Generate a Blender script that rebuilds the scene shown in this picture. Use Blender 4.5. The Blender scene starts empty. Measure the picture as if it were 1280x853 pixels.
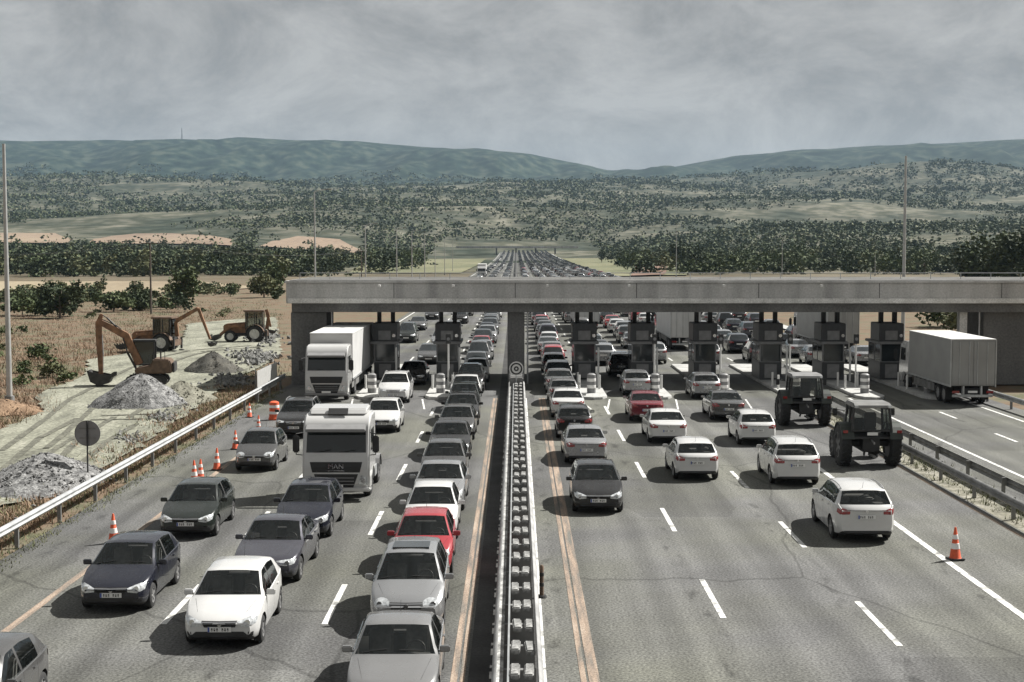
import bpy, bmesh, math, random
from mathutils import Vector, Matrix, noise, geometry
from mathutils.bvhtree import BVHTree

R = random.Random(11)
SC = bpy.context.scene
COL = SC.collection
PI = math.pi

# ------------------------------------------------------------------ camera
CAM_Z = 8.8
FPX, VX, HY = 1800.0, 645.0, 310.0            # focal length, vanishing point and horizon in photo pixels
PITCH = math.atan((426.5 - HY) / FPX)
YAW = math.atan((VX - 640.0) / FPX)
cam = bpy.data.objects.new('camera', bpy.data.cameras.new('camera'))
COL.objects.link(cam)
cam.location = (0, 0, CAM_Z)
cam.rotation_euler = (PI / 2 - PITCH, 0, YAW)
cam.data.sensor_width = 36.0
cam.data.lens = 36.0 * FPX / 1280.0
cam.data.clip_start = 0.5
cam.data.clip_end = 40000
SC.camera = cam
_cm = cam.rotation_euler.to_matrix()


def G(x, y, z=0.0):
    """world point at height z seen at photo pixel x, y"""
    d = _cm @ Vector(((x - 640.0) / FPX, (426.5 - y) / FPX, -1.0))
    t = (z - CAM_Z) / d.z
    return Vector((d.x * t, d.y * t, z))


def XA(x, Y):
    """world X of photo column x at distance Y"""
    return (x - VX) / FPX * Y


def ZA(y, Y):
    return CAM_Z + (HY - y) / FPX * Y


# ------------------------------------------------------------------ materials
def nodes_of(name):
    m = bpy.data.materials.new(name)
    m.use_nodes = True
    nt = m.node_tree
    return m, nt, nt.nodes['Principled BSDF']


def simple(name, col, rough=0.6, metal=0.0, vary=0.12, scale=3.0, bump=0.0, coat=0.0, spec=0.5):
    """principled colour with uneven tone and optional bump"""
    m, nt, b = nodes_of(name)
    tc = nt.nodes.new('ShaderNodeTexCoord')
    nz = nt.nodes.new('ShaderNodeTexNoise')
    nz.inputs['Scale'].default_value = scale
    nz.inputs['Detail'].default_value = 6
    nt.links.new(tc.outputs['Object'], nz.inputs['Vector'])
    rp = nt.nodes.new('ShaderNodeMapRange')
    rp.inputs['From Min'].default_value = 0.3
    rp.inputs['From Max'].default_value = 0.7
    rp.inputs['To Min'].default_value = 1 - vary
    rp.inputs['To Max'].default_value = 1 + vary
    nt.links.new(nz.outputs['Fac'], rp.inputs['Value'])
    mx = nt.nodes.new('ShaderNodeVectorMath')
    mx.operation = 'SCALE'
    mx.inputs[0].default_value = col
    nt.links.new(rp.outputs['Result'], mx.inputs['Scale'])
    nt.links.new(mx.outputs['Vector'], b.inputs['Base Color'])
    b.inputs['Roughness'].default_value = rough
    b.inputs['Metallic'].default_value = metal
    b.inputs['Specular IOR Level'].default_value = spec
    if coat:
        b.inputs['Coat Weight'].default_value = coat
        b.inputs['Coat Roughness'].default_value = 0.06
    if bump:
        bp = nt.nodes.new('ShaderNodeBump')
        bp.inputs['Strength'].default_value = bump
        bp.inputs['Distance'].default_value = 0.05
        nt.links.new(nz.outputs['Fac'], bp.inputs['Height'])
        nt.links.new(bp.outputs['Normal'], b.inputs['Normal'])
    return m


def paint(name, col, metal=0.0):
    m, nt, b = nodes_of(name)
    tc = nt.nodes.new('ShaderNodeTexCoord')
    nz = nt.nodes.new('ShaderNodeTexNoise')
    nz.inputs['Scale'].default_value = 2.2
    nz.inputs['Detail'].default_value = 8
    nt.links.new(tc.outputs['Object'], nz.inputs['Vector'])
    mix = nt.nodes.new('ShaderNodeMix')
    mix.data_type = 'RGBA'
    mix.inputs['A'].default_value = (*col, 1)
    mix.inputs['B'].default_value = (col[0] * .86 + .010, col[1] * .86 + .009, col[2] * .86 + .007, 1)
    nt.links.new(nz.outputs['Fac'], mix.inputs['Factor'])
    nt.links.new(mix.outputs['Result'], b.inputs['Base Color'])
    rr = nt.nodes.new('ShaderNodeMapRange')
    rr.inputs['To Min'].default_value = 0.15
    rr.inputs['To Max'].default_value = 0.38
    nt.links.new(nz.outputs['Fac'], rr.inputs['Value'])
    nt.links.new(rr.outputs['Result'], b.inputs['Roughness'])
    b.inputs['Metallic'].default_value = metal
    b.inputs['Coat Weight'].default_value = 0.8
    b.inputs['Coat Roughness'].default_value = 0.04
    b.inputs['Specular IOR Level'].default_value = 0.25
    return m


def glass(name, tint=(0.02, 0.025, 0.024), see=0.55):
    m = bpy.data.materials.new(name)
    m.use_nodes = True
    nt = m.node_tree
    nt.nodes.clear()
    out = nt.nodes.new('ShaderNodeOutputMaterial')
    tr = nt.nodes.new('ShaderNodeBsdfTransparent')
    tr.inputs['Color'].default_value = (see, see, see * .97, 1)
    gl = nt.nodes.new('ShaderNodeBsdfGlossy')
    gl.inputs['Roughness'].default_value = 0.03
    gl.inputs['Color'].default_value = (0.9, 0.95, 0.95, 1)
    df = nt.nodes.new('ShaderNodeBsdfDiffuse')
    df.inputs['Color'].default_value = (*tint, 1)
    m1 = nt.nodes.new('ShaderNodeMixShader')
    m1.inputs['Fac'].default_value = 0.10
    nt.links.new(tr.outputs[0], m1.inputs[1])
    nt.links.new(df.outputs[0], m1.inputs[2])
    fr = nt.nodes.new('ShaderNodeFresnel')
    fr.inputs['IOR'].default_value = 1.5
    m2 = nt.nodes.new('ShaderNodeMixShader')
    nt.links.new(fr.outputs[0], m2.inputs['Fac'])
    nt.links.new(m1.outputs[0], m2.inputs[1])
    nt.links.new(gl.outputs[0], m2.inputs[2])
    nt.links.new(m2.outputs[0], out.inputs['Surface'])
    return m


def ground_mat(name, stops, scale, fine, bump=0.3, rough=0.95, stretch=(1, 1, 1), fine_amt=0.35, warp=0.0):
    """two noises: large patches through a colour ramp, times a fine grain"""
    m, nt, b = nodes_of(name)
    tc = nt.nodes.new('ShaderNodeTexCoord')
    mp = nt.nodes.new('ShaderNodeMapping')
    mp.inputs['Scale'].default_value = stretch
    nt.links.new(tc.outputs['Object'], mp.inputs['Vector'])
    n1 = nt.nodes.new('ShaderNodeTexNoise')
    n1.inputs['Scale'].default_value = scale
    n1.inputs['Detail'].default_value = 8
    n1.inputs['Distortion'].default_value = warp
    nt.links.new(mp.outputs['Vector'], n1.inputs['Vector'])
    cr = nt.nodes.new('ShaderNodeValToRGB')
    e = cr.color_ramp.elements
    e[0].position, e[0].color = stops[0][0], (*stops[0][1], 1)
    e[1].position, e[1].color = stops[-1][0], (*stops[-1][1], 1)
    for p, c in stops[1:-1]:
        k = e.new(p)
        k.color = (*c, 1)
    nt.links.new(n1.outputs['Fac'], cr.inputs['Fac'])
    n2 = nt.nodes.new('ShaderNodeTexNoise')
    n2.inputs['Scale'].default_value = fine
    n2.inputs['Detail'].default_value = 4
    nt.links.new(tc.outputs['Object'], n2.inputs['Vector'])
    mr = nt.nodes.new('ShaderNodeMapRange')
    mr.inputs['From Min'].default_value = 0.3
    mr.inputs['From Max'].default_value = 0.7
    mr.inputs['To Min'].default_value = 1 - fine_amt
    mr.inputs['To Max'].default_value = 1 + fine_amt
    nt.links.new(n2.outputs['Fac'], mr.inputs['Value'])
    mx = nt.nodes.new('ShaderNodeVectorMath')
    mx.operation = 'SCALE'
    nt.links.new(cr.outputs['Color'], mx.inputs[0])
    nt.links.new(mr.outputs['Result'], mx.inputs['Scale'])
    nt.links.new(mx.outputs['Vector'], b.inputs['Base Color'])
    b.inputs['Roughness'].default_value = rough
    b.inputs['Specular IOR Level'].default_value = 0.25
    if bump:
        bp = nt.nodes.new('ShaderNodeBump')
        bp.inputs['Strength'].default_value = bump
        bp.inputs['Distance'].default_value = 0.04
        nt.links.new(n2.outputs['Fac'], bp.inputs['Height'])
        nt.links.new(bp.outputs['Normal'], b.inputs['Normal'])
    return m


def leaf_mat(name, c0, c1, scale=0.6):
    m, nt, b = nodes_of(name)
    tc = nt.nodes.new('ShaderNodeTexCoord')
    nz = nt.nodes.new('ShaderNodeTexNoise')
    nz.inputs['Scale'].default_value = scale
    nz.inputs['Detail'].default_value = 5
    nt.links.new(tc.outputs['Object'], nz.inputs['Vector'])
    cr = nt.nodes.new('ShaderNodeValToRGB')
    e = cr.color_ramp.elements
    e[0].position, e[0].color = 0.35, (*c0, 1)
    e[1].position, e[1].color = 0.65, (*c1, 1)
    nt.links.new(nz.outputs['Fac'], cr.inputs['Fac'])
    nt.links.new(cr.outputs['Color'], b.inputs['Base Color'])
    b.inputs['Roughness'].default_value = 0.75
    b.inputs['Specular IOR Level'].default_value = 0.2
    return m


M = {}
M['rubber'] = simple('tyre_rubber', (0.022, 0.022, 0.022), 0.85, vary=.3, scale=6)
M['rim'] = simple('alloy_rim', (0.42, 0.42, 0.42), 0.35, 0.7)
M['dark_rim'] = simple('dark_rim', (0.10, 0.10, 0.10), 0.5, 0.4)
M['trim'] = simple('black_trim', (0.02, 0.02, 0.02), 0.6, vary=.2)
M['arch'] = simple('wheel_arch_lining', (0.012, 0.012, 0.012), 0.95)
M['seat'] = simple('grey_upholstery', (0.17, 0.17, 0.165), 0.9, vary=.4, scale=8)
M['interior'] = simple('dark_upholstery', (0.035, 0.035, 0.036), 0.9, vary=.3, scale=8)
M['glass'] = glass('tinted_car_glass', see=0.86)
M['clear'] = glass('cab_glass', see=0.7)
M['chrome'] = simple('chrome', (0.6, 0.6, 0.6), 0.18, 1.0, vary=.03)
M['lamp'] = simple('headlamp_lens', (0.55, 0.57, 0.58), 0.12, 0.25, vary=.45, scale=14, coat=1)
M['lamp_inner'] = simple('lamp_reflector', (0.75, 0.75, 0.75), 0.15, 0.9)
M['red_lamp'] = simple('tail_lamp_lens', (0.23, 0.012, 0.012), 0.15, 0, vary=.3, scale=12, coat=1)
M['amber'] = simple('amber_lens', (0.6, 0.22, 0.02), 0.2, coat=.6)
M['plate'] = simple('number_plate', (0.72, 0.72, 0.70), 0.45, vary=.05)
M['plate_blue'] = simple('plate_band', (0.03, 0.07, 0.3), 0.45)
M['galv'] = simple('galvanised_steel', (0.42, 0.43, 0.43), 0.45, 0.55, vary=.22, scale=1.6)
M['galv_dull'] = simple('weathered_steel', (0.19, 0.19, 0.185), 0.65, 0.3, vary=.3, scale=2)
M['white_line'] = ground_mat('road_paint_white', [(.34, (.22, .22, .21)), (.44, (.52, .52, .50)), (.7, (.68, .68, .65))], 2.4, 30, 0.1, 0.8, fine_amt=.3)
M['yellow_line'] = ground_mat('road_paint_orange', [(.34, (.135, .13, .115)), (.45, (.20, .165, .135)), (.56, (.28, .215, .165)), (.7, (.34, .28, .225))], 3.2, 26, 0.1, 0.9, (1.6, .12, 1), .45)
M['asphalt'] = None
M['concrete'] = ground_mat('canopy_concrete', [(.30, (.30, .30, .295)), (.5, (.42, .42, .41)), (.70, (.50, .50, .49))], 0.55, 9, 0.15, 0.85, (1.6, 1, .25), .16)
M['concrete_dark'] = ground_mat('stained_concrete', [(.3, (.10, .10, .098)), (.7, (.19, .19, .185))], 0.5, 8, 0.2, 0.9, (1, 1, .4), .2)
M['pale_concrete'] = ground_mat('pale_concrete', [(.3, (.50, .50, .48)), (.7, (.68, .68, .66))], 1.5, 12, 0.2, 0.85, fine_amt=.2)
M['kerb'] = ground_mat('kerb_stone', [(.3, (.30, .30, .29)), (.7, (.48, .48, .46))], 0.8, 10, 0.2, 0.9, fine_amt=.2)
M['booth_dark'] = simple('booth_panel_dark', (0.045, 0.047, 0.05), 0.45, vary=.25)
M['booth_grey'] = simple('booth_panel_grey', (0.20, 0.20, 0.20), 0.5, vary=.2)
M['steel_white'] = simple('white_steel', (0.62, 0.62, 0.60), 0.45, vary=.1)
M['cone'] = simple('cone_orange', (0.62, 0.10, 0.035), 0.6, vary=.25, scale=5)
M['cone_white'] = simple('cone_reflective_band', (0.75, 0.74, 0.72), 0.4, vary=.1)
M['truck_white'] = paint('truck_white', (0.55, 0.55, 0.54))
M['truck_grey'] = simple('truck_bumper_grey', (0.22, 0.22, 0.22), 0.5)
M['box_panel'] = simple('trailer_panel', (0.50, 0.50, 0.49), 0.5, vary=.08, scale=.8)
M['box_grey'] = simple('grey_curtain', (0.27, 0.27, 0.26), 0.6, vary=.10, scale=.8)
M['chassis'] = simple('chassis_black', (0.03, 0.03, 0.03), 0.7, vary=.3)
M['orange'] = simple('machine_orange', (0.20, 0.105, 0.055), 0.7, vary=.45, scale=2.5, bump=.1)
M['orange_dirty'] = simple('muddy_orange', (0.115, 0.075, 0.05), 0.75, vary=.4, scale=3)
M['bucket'] = simple('worn_bucket_steel', (0.05, 0.048, 0.045), 0.6, .4, vary=.4)
M['ram'] = simple('hydraulic_steel', (.30, .30, .30), .5, .6)
M['wood_pole'] = simple('creosoted_pole', (0.10, 0.085, 0.07), 0.9, vary=.3)
M['pole'] = simple('light_pole_steel', (0.40, 0.40, 0.39), 0.5, .4, vary=.12)
M['sign_back'] = simple('sign_back_grey', (0.22, 0.22, 0.225), 0.55, .3, vary=.12)
M['bark'] = simple('bark', (0.11, 0.085, 0.065), 0.95, vary=.35, scale=6)


# ------------------------------------------------------------------ mesh builder
class MB:
    def __init__(s):
        s.v, s.f, s.m = [], [], []

    def add(s, verts, faces, mi=0):
        o = len(s.v)
        s.v += [tuple(p) for p in verts]
        s.f += [tuple(i + o for i in f) for f in faces]
        s.m += [mi] * len(faces)
        return s

    def box(s, c, d, mi=0, rot=None):
        hx, hy, hz = d[0] / 2, d[1] / 2, d[2] / 2
        pts = [Vector((x * hx, y * hy, z * hz)) for z in (-1, 1) for y in (-1, 1) for x in (-1, 1)]
        if rot is not None:
            pts = [rot @ p for p in pts]
        c = Vector(c)
        return s.add([c + p for p in pts], [(0, 2, 3, 1), (4, 5, 7, 6), (0, 1, 5, 4), (2, 6, 7, 3), (0, 4, 6, 2), (1, 3, 7, 5)], mi)

    def bb(s, x0, x1, y0, y1, z0, z1, mi=0):
        return s.box(((x0 + x1) / 2, (y0 + y1) / 2, (z0 + z1) / 2), (x1 - x0, y1 - y0, z1 - z0), mi)

    def cyl(s, p0, p1, r0, r1=None, n=12, mi=0, cap=True):
        r1 = r0 if r1 is None else r1
        p0, p1 = Vector(p0), Vector(p1)
        q = (p1 - p0).to_track_quat('Z', 'Y')
        vs = []
        for p, r in ((p0, r0), (p1, r1)):
            for k in range(n):
                a = 2 * PI * k / n
                vs.append(p + q @ Vector((r * math.cos(a), r * math.sin(a), 0)))
        fs = [(k, (k + 1) % n, n + (k + 1) % n, n + k) for k in range(n)]
        if cap:
            fs += [tuple(range(n))[::-1], tuple(range(n, 2 * n))]
        return s.add(vs, fs, mi)

    def tube(s, pts, r, n=8, mi=0):
        for a, b in zip(pts, pts[1:]):
            s.cyl(a, b, r, r, n, mi)
        return s

    def lathe(s, prof, axis='Z', n=24, c=(0, 0, 0), mi=0, close=False):
        """prof: list of (radius, along)"""
        vs = []
        for r, t in prof:
            for k in range(n):
                a = 2 * PI * k / n
                x, y = r * math.cos(a), r * math.sin(a)
                vs.append({'Z': (c[0] + x, c[1] + y, c[2] + t), 'X': (c[0] + t, c[1] + x, c[2] + y), 'Y': (c[0] + x, c[1] + t, c[2] + y)}[axis])
        m = len(prof)
        fs = []
        for i in range(m if close else m - 1):
            j = (i + 1) % m
            for k in range(n):
                fs.append((i * n + k, i * n + (k + 1) % n, j * n + (k + 1) % n, j * n + k))
        if not close:
            fs += [tuple(range(n))[::-1], tuple(range((m - 1) * n, m * n))]
        return s.add(vs, fs, mi)

    def prism(s, poly, a0, a1, axis='X', mi=0):
        """extrude a 2-D polygon: axis X -> poly is (y,z); Y -> (x,z); Z -> (x,y)"""
        def P(u, v, a):
            return {'X': (a, u, v), 'Y': (u, a, v), 'Z': (u, v, a)}[axis]
        n = len(poly)
        vs = [P(u, v, a0) for u, v in poly] + [P(u, v, a1) for u, v in poly]
        fs = [(i, (i + 1) % n, n + (i + 1) % n, n + i) for i in range(n)] + [tuple(range(n))[::-1], tuple(range(n, 2 * n))]
        return s.add(vs, fs, mi)

    def quad(s, a, b, c, d, mi=0):
        return s.add([a, b, c, d], [(0, 1, 2, 3)], mi)

    def build(s, name, mats, parent=None, bevel=0.0, smooth=None, seg=2, loc=None, fix=True):
        me = bpy.data.meshes.new(name)
        me.from_pydata(s.v, [], s.f)
        if not isinstance(mats, (list, tuple)):
            mats = [mats]
        for m in mats:
            me.materials.append(m)
        me.polygons.foreach_set('material_index', s.m)
        if bevel or fix:
            bm = bmesh.new()
            bm.from_mesh(me)
            if fix:
                bmesh.ops.recalc_face_normals(bm, faces=bm.faces)
            if bevel:
                ed = [e for e in bm.edges if len(e.link_faces) == 2 and e.calc_face_angle(0) > 0.6]
                bmesh.ops.bevel(bm, geom=ed, offset=bevel, segments=seg, affect='EDGES', clamp_overlap=True)
            bm.to_mesh(me)
            bm.free()
        if smooth is not None or bevel:
            me.polygons.foreach_set('use_smooth', [True] * len(me.polygons))
            me.set_sharp_from_angle(angle=math.radians(smooth if smooth is not None else 35))
        me.update()
        o = bpy.data.objects.new(name, me)
        COL.objects.link(o)
        if parent is not None:
            o.parent = parent
        if loc is not None:
            o.location = loc
        return o


def tag(o, label=None, cat=None, group=None, kind=None):
    if label:
        o['label'] = label
    if cat:
        o['category'] = cat
    if group:
        o['group'] = group
    if kind:
        o['kind'] = kind
    return o


def empty(name, loc=(0, 0, 0), rz=0.0):
    o = bpy.data.objects.new(name, None)
    COL.objects.link(o)
    o.location = loc
    o.rotation_euler = (0, 0, rz)
    o.empty_display_size = 0.3
    return o


def copy_tree(o, parent=None):
    c = o.copy()
    COL.objects.link(c)
    c.parent = parent
    for ch in list(o.children):
        copy_tree(ch, c)
    return c


def all_children(o):
    out = []
    for ch in o.children:
        out.append(ch)
        out += all_children(ch)
    return out


def lerp_pts(pts, t):
    if t <= pts[0][0]:
        return pts[0][1]
    for (a, va), (b, vb) in zip(pts, pts[1:]):
        if t <= b:
            return va + (vb - va) * (t - a) / (b - a)
    return pts[-1][1]


def smooth_pts(pts, t, w=0.08):
    return (lerp_pts(pts, t - w) + lerp_pts(pts, t - w / 2) + 2 * lerp_pts(pts, t) + lerp_pts(pts, t + w / 2) + lerp_pts(pts, t + w)) / 6 if w else lerp_pts(pts, t)


def road_z(Y):
    """the motorway climbs gently towards the far overpass"""
    return 0.0 if Y < 600 else 5.2 * ((Y - 600) / 730) ** 2


def structure(o, label, cat='ground'):
    tag(o, label, cat, kind='structure')
    return o
# ------------------------------------------------------------------ cars
PAINT = {
    'white': paint('paint_white', (0.60, 0.60, 0.59)),
    'silver': paint('paint_silver', (0.36, 0.365, 0.37), 0.55),
    'light grey': paint('paint_light_grey', (0.25, 0.25, 0.25), 0.4),
    'grey': paint('paint_grey', (0.10, 0.10, 0.10), 0.4),
    'black': paint('paint_black', (0.012, 0.012, 0.013)),
    'dark blue': paint('paint_dark_blue', (0.010, 0.012, 0.022), 0.1),
    'dark green': paint('paint_dark_green', (0.014, 0.019, 0.017), 0.1),
    'slate': paint('paint_slate_violet', (0.060, 0.060, 0.075), 0.3),
    'red': paint('paint_red', (0.33, 0.035, 0.045)),
    'dark red': paint('paint_dark_red', (0.15, 0.015, 0.025)),
}

KINDS = {
    'compact': dict(L=3.72, w=.83, H=1.50, fy=.72, wb=2.40, r=.29, nose=.62, lead=.79, cowl=.86, cz=1.0, r0=1.62, r1=3.05, dk=3.58, dz=1.04, tz=1.0, front='round',
                    belt=[(0, .62), (.5, .76), (.9, .92), (2.2, .95), (3.7, 1.02)], win=[(1.16, 2.10), (2.19, 2.92)], door=[(1.14, 2.13), (2.145, 2.78)]),
    'hatchback': dict(L=4.05, w=.865, H=1.47, fy=.80, wb=2.53, r=.305, nose=.60, lead=.755, cowl=1.02, cz=.985, r0=1.80, r1=3.42, dk=3.90, dz=1.03, tz=.98,
                      belt=[(0, .60), (.5, .74), (1.0, .90), (2.2, .93), (3.9, 1.0)], win=[(1.32, 2.22), (2.31, 3.16)], door=[(1.30, 2.25), (2.265, 3.02)]),
    'saloon': dict(front='twin', L=4.55, w=.885, H=1.43, fy=.84, wb=2.75, r=.32, nose=.58, lead=.74, cowl=1.30, cz=.95, r0=2.08, r1=3.20, dk=3.86, dz=1.02, tz=.95,
                   belt=[(0, .57), (.5, .72), (1.3, .88), (2.5, .92), (4.5, .96)], win=[(1.62, 2.48), (2.57, 3.36)], door=[(1.50, 2.50), (2.515, 3.34)]),
    'suv': dict(front='slim', L=4.45, w=.91, H=1.64, fy=.86, wb=2.64, r=.345, nose=.72, lead=.90, cowl=1.18, cz=1.10, r0=1.88, r1=3.90, dk=4.30, dz=1.14, tz=1.08,
                belt=[(0, .72), (.5, .88), (1.2, 1.02), (2.5, 1.06), (4.4, 1.13)], win=[(1.50, 2.40), (2.49, 3.28), (3.38, 3.86)], door=[(1.42, 2.43), (2.445, 3.28)]),
    'mpv': dict(front='round', L=4.25, w=.875, H=1.61, fy=.82, wb=2.65, r=.31, nose=.64, lead=.83, cowl=.92, cz=1.06, r0=1.78, r1=3.74, dk=4.12, dz=1.06, tz=1.0,
                belt=[(0, .64), (.5, .80), (1.0, .96), (2.2, .99), (4.2, 1.05)], win=[(1.30, 2.24), (2.33, 3.16), (3.26, 3.68)], door=[(1.30, 2.27), (2.285, 3.14)]),
    'estate': dict(front='slim', L=4.62, w=.885, H=1.46, fy=.86, wb=2.75, r=.32, nose=.58, lead=.745, cowl=1.26, cz=.96, r0=2.05, r1=4.05, dk=4.48, dz=1.02, tz=.97,
                   belt=[(0, .58), (.5, .72), (1.3, .89), (2.5, .93), (4.6, 1.0)], win=[(1.58, 2.46), (2.55, 3.36), (3.46, 3.98)], door=[(1.48, 2.48), (2.495, 3.34)]),
    'van': dict(L=4.45, w=.92, H=1.84, fy=.84, wb=2.70, r=.32, nose=.68, lead=.88, cowl=.95, cz=1.12, r0=1.72, r1=4.22, dk=4.40, dz=1.12, tz=1.05,
                belt=[(0, .68), (.5, .84), (1.0, 1.0), (2.2, 1.04), (4.4, 1.08)], win=[(1.34, 2.24), (2.36, 3.2)], door=[(1.30, 2.27), (2.285, 3.24)]),
}


def car_shell(P):
    L, w0, H = P['L'], P['w'], P['H']
    top = [(0, P['nose']), (.10, P['nose'] + .07), (.28, P['lead']), (P['cowl'], P['cz']), (P['r0'], H - .03), ((P['r0'] + P['r1']) / 2, H), (P['r1'], H - .07), (P['dk'], P['dz']), (L - .03, P['tz']), (L, P['tz'] - .10)]
    wide = [(0, .76), (.12, .88), (.38, .965), (.85, 1), (L - .7, 1), (L - .25, .955), (L - .06, .88), (L, .82)]
    bot = [(0, .30), (.18, .20), (1.0, .19), (L - .8, .19), (L - .15, .25), (L, .33)]
    ys = [0, .035, .10, .18, .28, .42, .62]
    c, r0, r1, dk = P['cowl'], P['r0'], P['r1'], P['dk']
    ys += [c - .05, c + .03] + [c + .03 + (r0 - c - .08) * k / 4 for k in (1, 2, 3)] + [r0 - .05, r0 + .06]
    ys += [r1 - .10, r1 + .03] + [r1 + .03 + (dk - r1 - .06) * k / 3 for k in (1, 2)] + [dk - .03, dk + .03, L - .16, L - .07, L - .02, L]
    ys += [t for ab in P['win'] for t in ab] + [t for ab in P['door'] for t in ab]
    ys += [P['door'][0][0] - .015, P['door'][-1][1] + .015]
    a = .8
    while a < L - .4:
        if min(abs(a - t) for t in ys) > .11:
            ys.append(a)
        a += .17
    ys = sorted(set(round(t, 4) for t in ys))
    ys = [t for i, t in enumerate(ys) if i == 0 or t - ys[i - 1] > .008]
    classes = ['paint', 'trim', 'arch']
    V, F, C = [], [], []

    def cid(n):
        if n not in classes:
            classes.append(n)
        return classes.index(n)
    nr = 12
    idx = {}
    for k, y in enumerate(ys):
        w = w0 * smooth_pts(wide, y, .04)
        zt = smooth_pts(top, y, .06 if y > .3 else .02)
        zb = lerp_pts(bot, y)
        be = min(lerp_pts(P['belt'], y), zt - .045)
        g = zt - be
        ins = .40 * max(0, g - .09)
        x8 = w * .965 - .03 - ins
        z8 = zt - min(.07, .45 * g)
        rows = [(0, zb), (w * .88, zb), (w * .95, zb + .05), (w, zb + .40 * (be - zb)), (w * .995, zb + .74 * (be - zb)), (w * .968, be),
                (w * .955 - .012, be + min(.014, .1 * g)), None, (x8, z8), (x8 - min(.055, .5 * g), zt - min(.030, .2 * g)), (x8 * .5, zt - .006), (0, zt)]
        rows[7] = ((rows[6][0] + rows[8][0]) / 2 + .012, (rows[6][1] + rows[8][1]) / 2)
        for i, (x, z) in enumerate(rows):
            q = (x / w0) ** 2
            yo = .17 * max(0, 1 - y / .75) * q - .11 * max(0, 1 - (L - y) / .6) * q
            if i >= 8:
                yo += .10 * q * (1 if y < r0 else max(0, 1 - (y - r0) / .8)) * min(1, max(0, (y - .5) / .5))
                yo -= .07 * q * (max(0, 1 - (r1 - y) / .8) if y < r1 else 1)
            for s in ((1,) if i in (0, 11) else (-1, 1)):
                idx[k, i, s] = len(V)
                V.append((s * x, y + yo, z))
            if i in (0, 11):
                idx[k, i, -1] = idx[k, i, 1]
    for k in range(len(ys) - 1):
        ym = (ys[k] + ys[k + 1]) / 2
        for i in range(nr - 1):
            for s in (-1, 1):
                n = 'paint'
                if i <= 1:
                    n = 'trim'
                if i >= 9 and c + .02 < ym < r0 - .04:
                    n = 'windscreen'
                if i >= 9 and r1 + .02 < ym < dk - .02:
                    n = 'rear_window'
                if i in (6, 7):
                    for j, (p, q) in enumerate(P['win']):
                        if p < ym < q:
                            n = 'side_window:%d:%d' % (j, s)
                    if n == 'paint' and P['win'][0][1] < ym < P['win'][-1][0]:
                        n = 'trim'
                if 2 <= i <= 4:
                    for j, (p, q) in enumerate(P['door']):
                        if p < ym < q:
                            n = 'door:%d:%d' % (j, s)
                    if n == 'paint' and P['door'][0][0] - .02 < ym < P['door'][-1][1] + .02:
                        n = 'trim'
                f = (idx[k, i, s], idx[k + 1, i, s], idx[k + 1, i + 1, s], idx[k, i + 1, s])
                f = tuple(dict.fromkeys(f))
                if len(f) < 3:
                    continue
                F.append(f if s > 0 else f[::-1])
                C.append(cid(n))
    for k in (0, len(ys) - 1):
        for i in range(nr - 1):
            f = tuple(dict.fromkeys((idx[k, i, 1], idx[k, i + 1, 1], idx[k, i + 1, -1], idx[k, i, -1])))
            if len(f) >= 3:
                F.append(f if k == 0 else f[::-1])
                C.append(cid('paint' if i > 1 else 'trim'))
    me = bpy.data.meshes.new('shell')
    me.from_pydata(V, [], F)
    dm = M['trim']
    for _ in range(40):
        me.materials.append(dm)
    me.polygons.foreach_set('material_index', C)
    bm = bmesh.new()
    bm.from_mesh(me)
    bmesh.ops.recalc_face_normals(bm, faces=bm.faces)
    bm.to_mesh(me)
    bm.free()
    o = bpy.data.objects.new('shell', me)
    COL.objects.link(o)
    cut = MB()
    for y in (P['fy'], P['fy'] + P['wb']):
        for s in (-1, 1):
            cut.cyl((s * (w0 - .30), y, P['r'] + .005), (s * (w0 + .15), y, P['r'] + .005), P['r'] + .055, n=28, mi=2)
    cm = bpy.data.meshes.new('cut')
    cm.from_pydata(cut.v, [], cut.f)
    for _ in range(40):
        cm.materials.append(dm)
    cm.polygons.foreach_set('material_index', cut.m)
    bm = bmesh.new()
    bm.from_mesh(cm)
    bmesh.ops.recalc_face_normals(bm, faces=bm.faces)
    bm.to_mesh(cm)
    bm.free()
    co = bpy.data.objects.new('cut', cm)
    COL.objects.link(co)
    md = o.modifiers.new('arches', 'BOOLEAN')
    md.operation, md.object, md.solver = 'DIFFERENCE', co, 'EXACT'
    dg = bpy.context.evaluated_depsgraph_get()
    dg.update()
    out = bpy.data.meshes.new_from_object(o.evaluated_get(dg))
    bpy.data.objects.remove(o)
    bpy.data.objects.remove(co)
    verts = [v.co.copy() for v in out.vertices]
    faces = [tuple(p.vertices) for p in out.polygons]
    cls = [classes[p.material_index] for p in out.polygons]
    return verts, faces, cls


def sub_mesh(verts, faces, mats_idx):
    m = MB()
    re = {}
    for f, mi in zip(faces, mats_idx):
        ff = []
        for i in f:
            if i not in re:
                re[i] = len(m.v)
                m.v.append(tuple(verts[i]))
            ff.append(re[i])
        m.f.append(tuple(ff))
        m.m.append(mi)
    return m


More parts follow.
